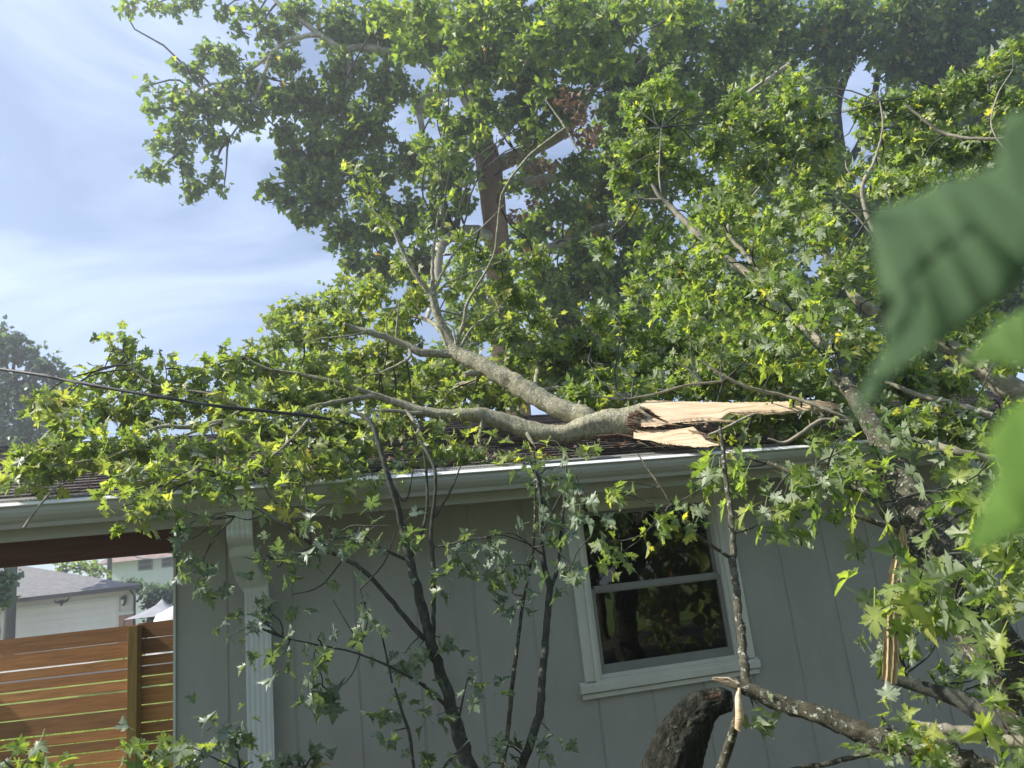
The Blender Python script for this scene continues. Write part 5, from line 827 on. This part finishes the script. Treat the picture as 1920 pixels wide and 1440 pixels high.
sprig('low tuft of dark leaves at the foot of the wall', [[(570, 1500, 3, 3.8), (572, 1440, 2, 3.8), (600, 1410, 1.2, 3.7), (622, 1425, 1, 3.7)]], [(560, 1425, 3.8, 20), (590, 1420, 3.8, 20), (540, 1435, 3.8, 12)], M['sap'])

# =====================================================================
# CABLE, DEBRIS, FOREGROUND LEAVES
# =====================================================================
mb = MB(); pp, rr = spline([(P(x, y, Y_), 3.1*Y_/F) for x, y, Y_ in ((-900, 560, 5.4), (-400, 640, 4.9), (0, 692, 4.0), (120, 712, 3.85), (250, 736, 3.75), (400, 760, 3.75), (500, 771, 3.85), (600, 783, 4.1), (690, 800, 4.35))], .06)
mb.tube(pp, rr, 8, .0); pp2 = [p + np.array([0, 0, .008])*math.sin(i*.5) + np.array([0, .008, 0])*math.cos(i*.5) for i, p in enumerate(pp)]; mb.tube(pp2, [r_*.5 for r_ in rr], 6)
tag(mb.build('service_cable', M['cable']), 'thick dark service cable sagging from the upper left into the fallen leaves', 'cable')
Lf = Leaves('silver_lo')
for i in range(900):
    s = RG.uniform(-5.5, 3.5); o_ = RG.uniform(-2.2, .38); z = ez + (eo+.03-o_)*SLP + .016 + (.02 if o_ > .33 else 0); Lf.add(H(s, o_, z), unit(rv()*np.array([1, 1, .15])), UP+rv(.35), RG.uniform(.03, .065), RG.random())
o = Lf.build('leaf_litter', M['dead'], None); tag(o, 'dry leaves and seed litter scattered over the roof shingles', 'leaf litter', kind='stuff')
mb = MB()
for i in range(260):
    s = rnd.uniform(-5.5, 3.5); o_ = rnd.uniform(-1.5, .44); z = ez + (eo+.03-o_)*SLP + .018 + (.022 if o_ > .33 else 0); a = rnd.uniform(0, 6.28); l = rnd.uniform(.03, .2); mb.tube([H(s, o_, z), H(s+math.cos(a)*l, o_+math.sin(a)*l*.4, z-math.sin(a)*l*.4*SLP+.004)], [.002, .001], 4)
tag(mb.build('twig_litter', M['bark_dark']), 'small broken twigs strewn along the roof edge and gutter', 'twigs', kind='stuff')

fg = thing('foreground_maple_twig', 'large out of focus green maple leaves close to the lens at the right edge', 'leaves', P(2050, 600, .24))
def bigleaf(pts, Y0, tilt, cc, mt):
    import bmesh
    bm = bmesh.new(); cx = sum(p[0] for p in pts)/len(pts); cy = sum(p[1] for p in pts)/len(pts)
    c0 = P(cx, cy, Y0); nn = unit(np.array([-tilt[0], -1, tilt[1]]))
    def w(x, y):
        d = FW*F + CR*(x-960) + CU*(720-y); return CAM + d*(((c0-CAM)@nn)/(d@nn))
    vs = [bm.verts.new(w(*p)) for p in pts]; f = bm.faces.new(vs); bmesh.ops.triangulate(bm, faces=[f])
    for _ in range(3): bmesh.ops.subdivide_edges(bm, edges=bm.edges[:], cuts=1)
    C_ = np.array(w(cx, cy)); 
    for v in bm.verts:
        d = np.array(v.co)-C_; v.co += Vector((0, float(1.2*d[0]*d[0]+.0015*math.sin(d[2]*60)), 0))
    me = bpy.data.meshes.new('leaf'); bm.to_mesh(me); bm.free(); at = me.attributes.new('rnd', 'FLOAT', 'POINT'); at.data.foreach_set('value', [cc]*len(me.vertices)); at = me.attributes.new('vein', 'FLOAT', 'POINT'); at.data.foreach_set('value', [0.0]*len(me.vertices))
    for p in me.polygons: p.use_smooth = True
    me.materials.append(mt); o = bpy.data.objects.new('leaf', me); COL.objects.link(o); par(o, fg); m = o.modifiers.new('thickness', 'SOLIDIFY'); m.thickness = .0003; return o
FGM = leafmat('near_lens_leaf', [(0, (.07, .125, .045)), (.5, (.09, .17, .045)), (1, (.11, .21, .03))], trans=.5, tcol=(1.5, 1.9, .4), rough=.75, spec=.08)
a = bigleaf([(2150, 120), (1960, 190), (1895, 210), (1880, 250), (1878, 300), (1840, 320), (1770, 335), (1730, 360), (1680, 378), (1632, 396), (1690, 405), (1770, 410), (1840, 425), (1790, 455), (1745, 490), (1705, 525), (1720, 560), (1700, 610), (1660, 650), (1630, 700), (1608, 760), (1598, 800), (1640, 745), (1690, 690), (1760, 645), (1830, 600), (1880, 560), (1930, 500), (1990, 440), (2150, 420)], .23, (.45, .5), .15, FGM); a['label'] = 'upper darker blurred leaf'
a = bigleaf([(2100, 500), (1960, 560), (1880, 600), (1840, 640), (1795, 690), (1850, 680), (1910, 685), (1960, 700), (2100, 760)], .25, (.5, .7), .7, FGM); a['label'] = 'lighter blurred leaf lobe'
a = bigleaf([(2150, 650), (1980, 730), (1900, 760), (1850, 830), (1870, 880), (1840, 950), (1822, 1000), (1806, 1040), (1850, 1025), (1920, 990), (1990, 940), (2150, 900)], .21, (.5, .6), .95, FGM); a['label'] = 'lower bright blurred leaf'
mb = MB(); mb.tube([P(2250, 700, .26), P(2150, 560, .25), P(2100, 400, .24), P(2080, 250, .23)], [.0015]*4, 6); mb.tube([P(2130, 580, .25), P(2100, 700, .24), P(2120, 760, .22)], [.001]*3, 6); mb.build('stem', M['bark_dark'], fg)

# ---------------- haze volume, added to stand in for lens glare ----------------
HZ = True
if HZ:
    mb = MB(); mb.box(-70, 60, -25, 62, -1.2, 22); m = bpy.data.materials.new('haze'); m.use_nodes = True; nt = m.node_tree; nt.nodes.clear(); pv = nt.nodes.new('ShaderNodeVolumePrincipled'); pv.inputs['Color'].default_value = (.97, .98, 1, 1); pv.inputs['Density'].default_value = .0046; pv.inputs['Anisotropy'].default_value = .65
    ou = nt.nodes.new('ShaderNodeOutputMaterial'); nt.links.new(pv.outputs[0], ou.inputs['Volume']); tag(mb.build('haze', m), 'thin pale haze volume added in place of lens glare', 'haze', kind='stuff')
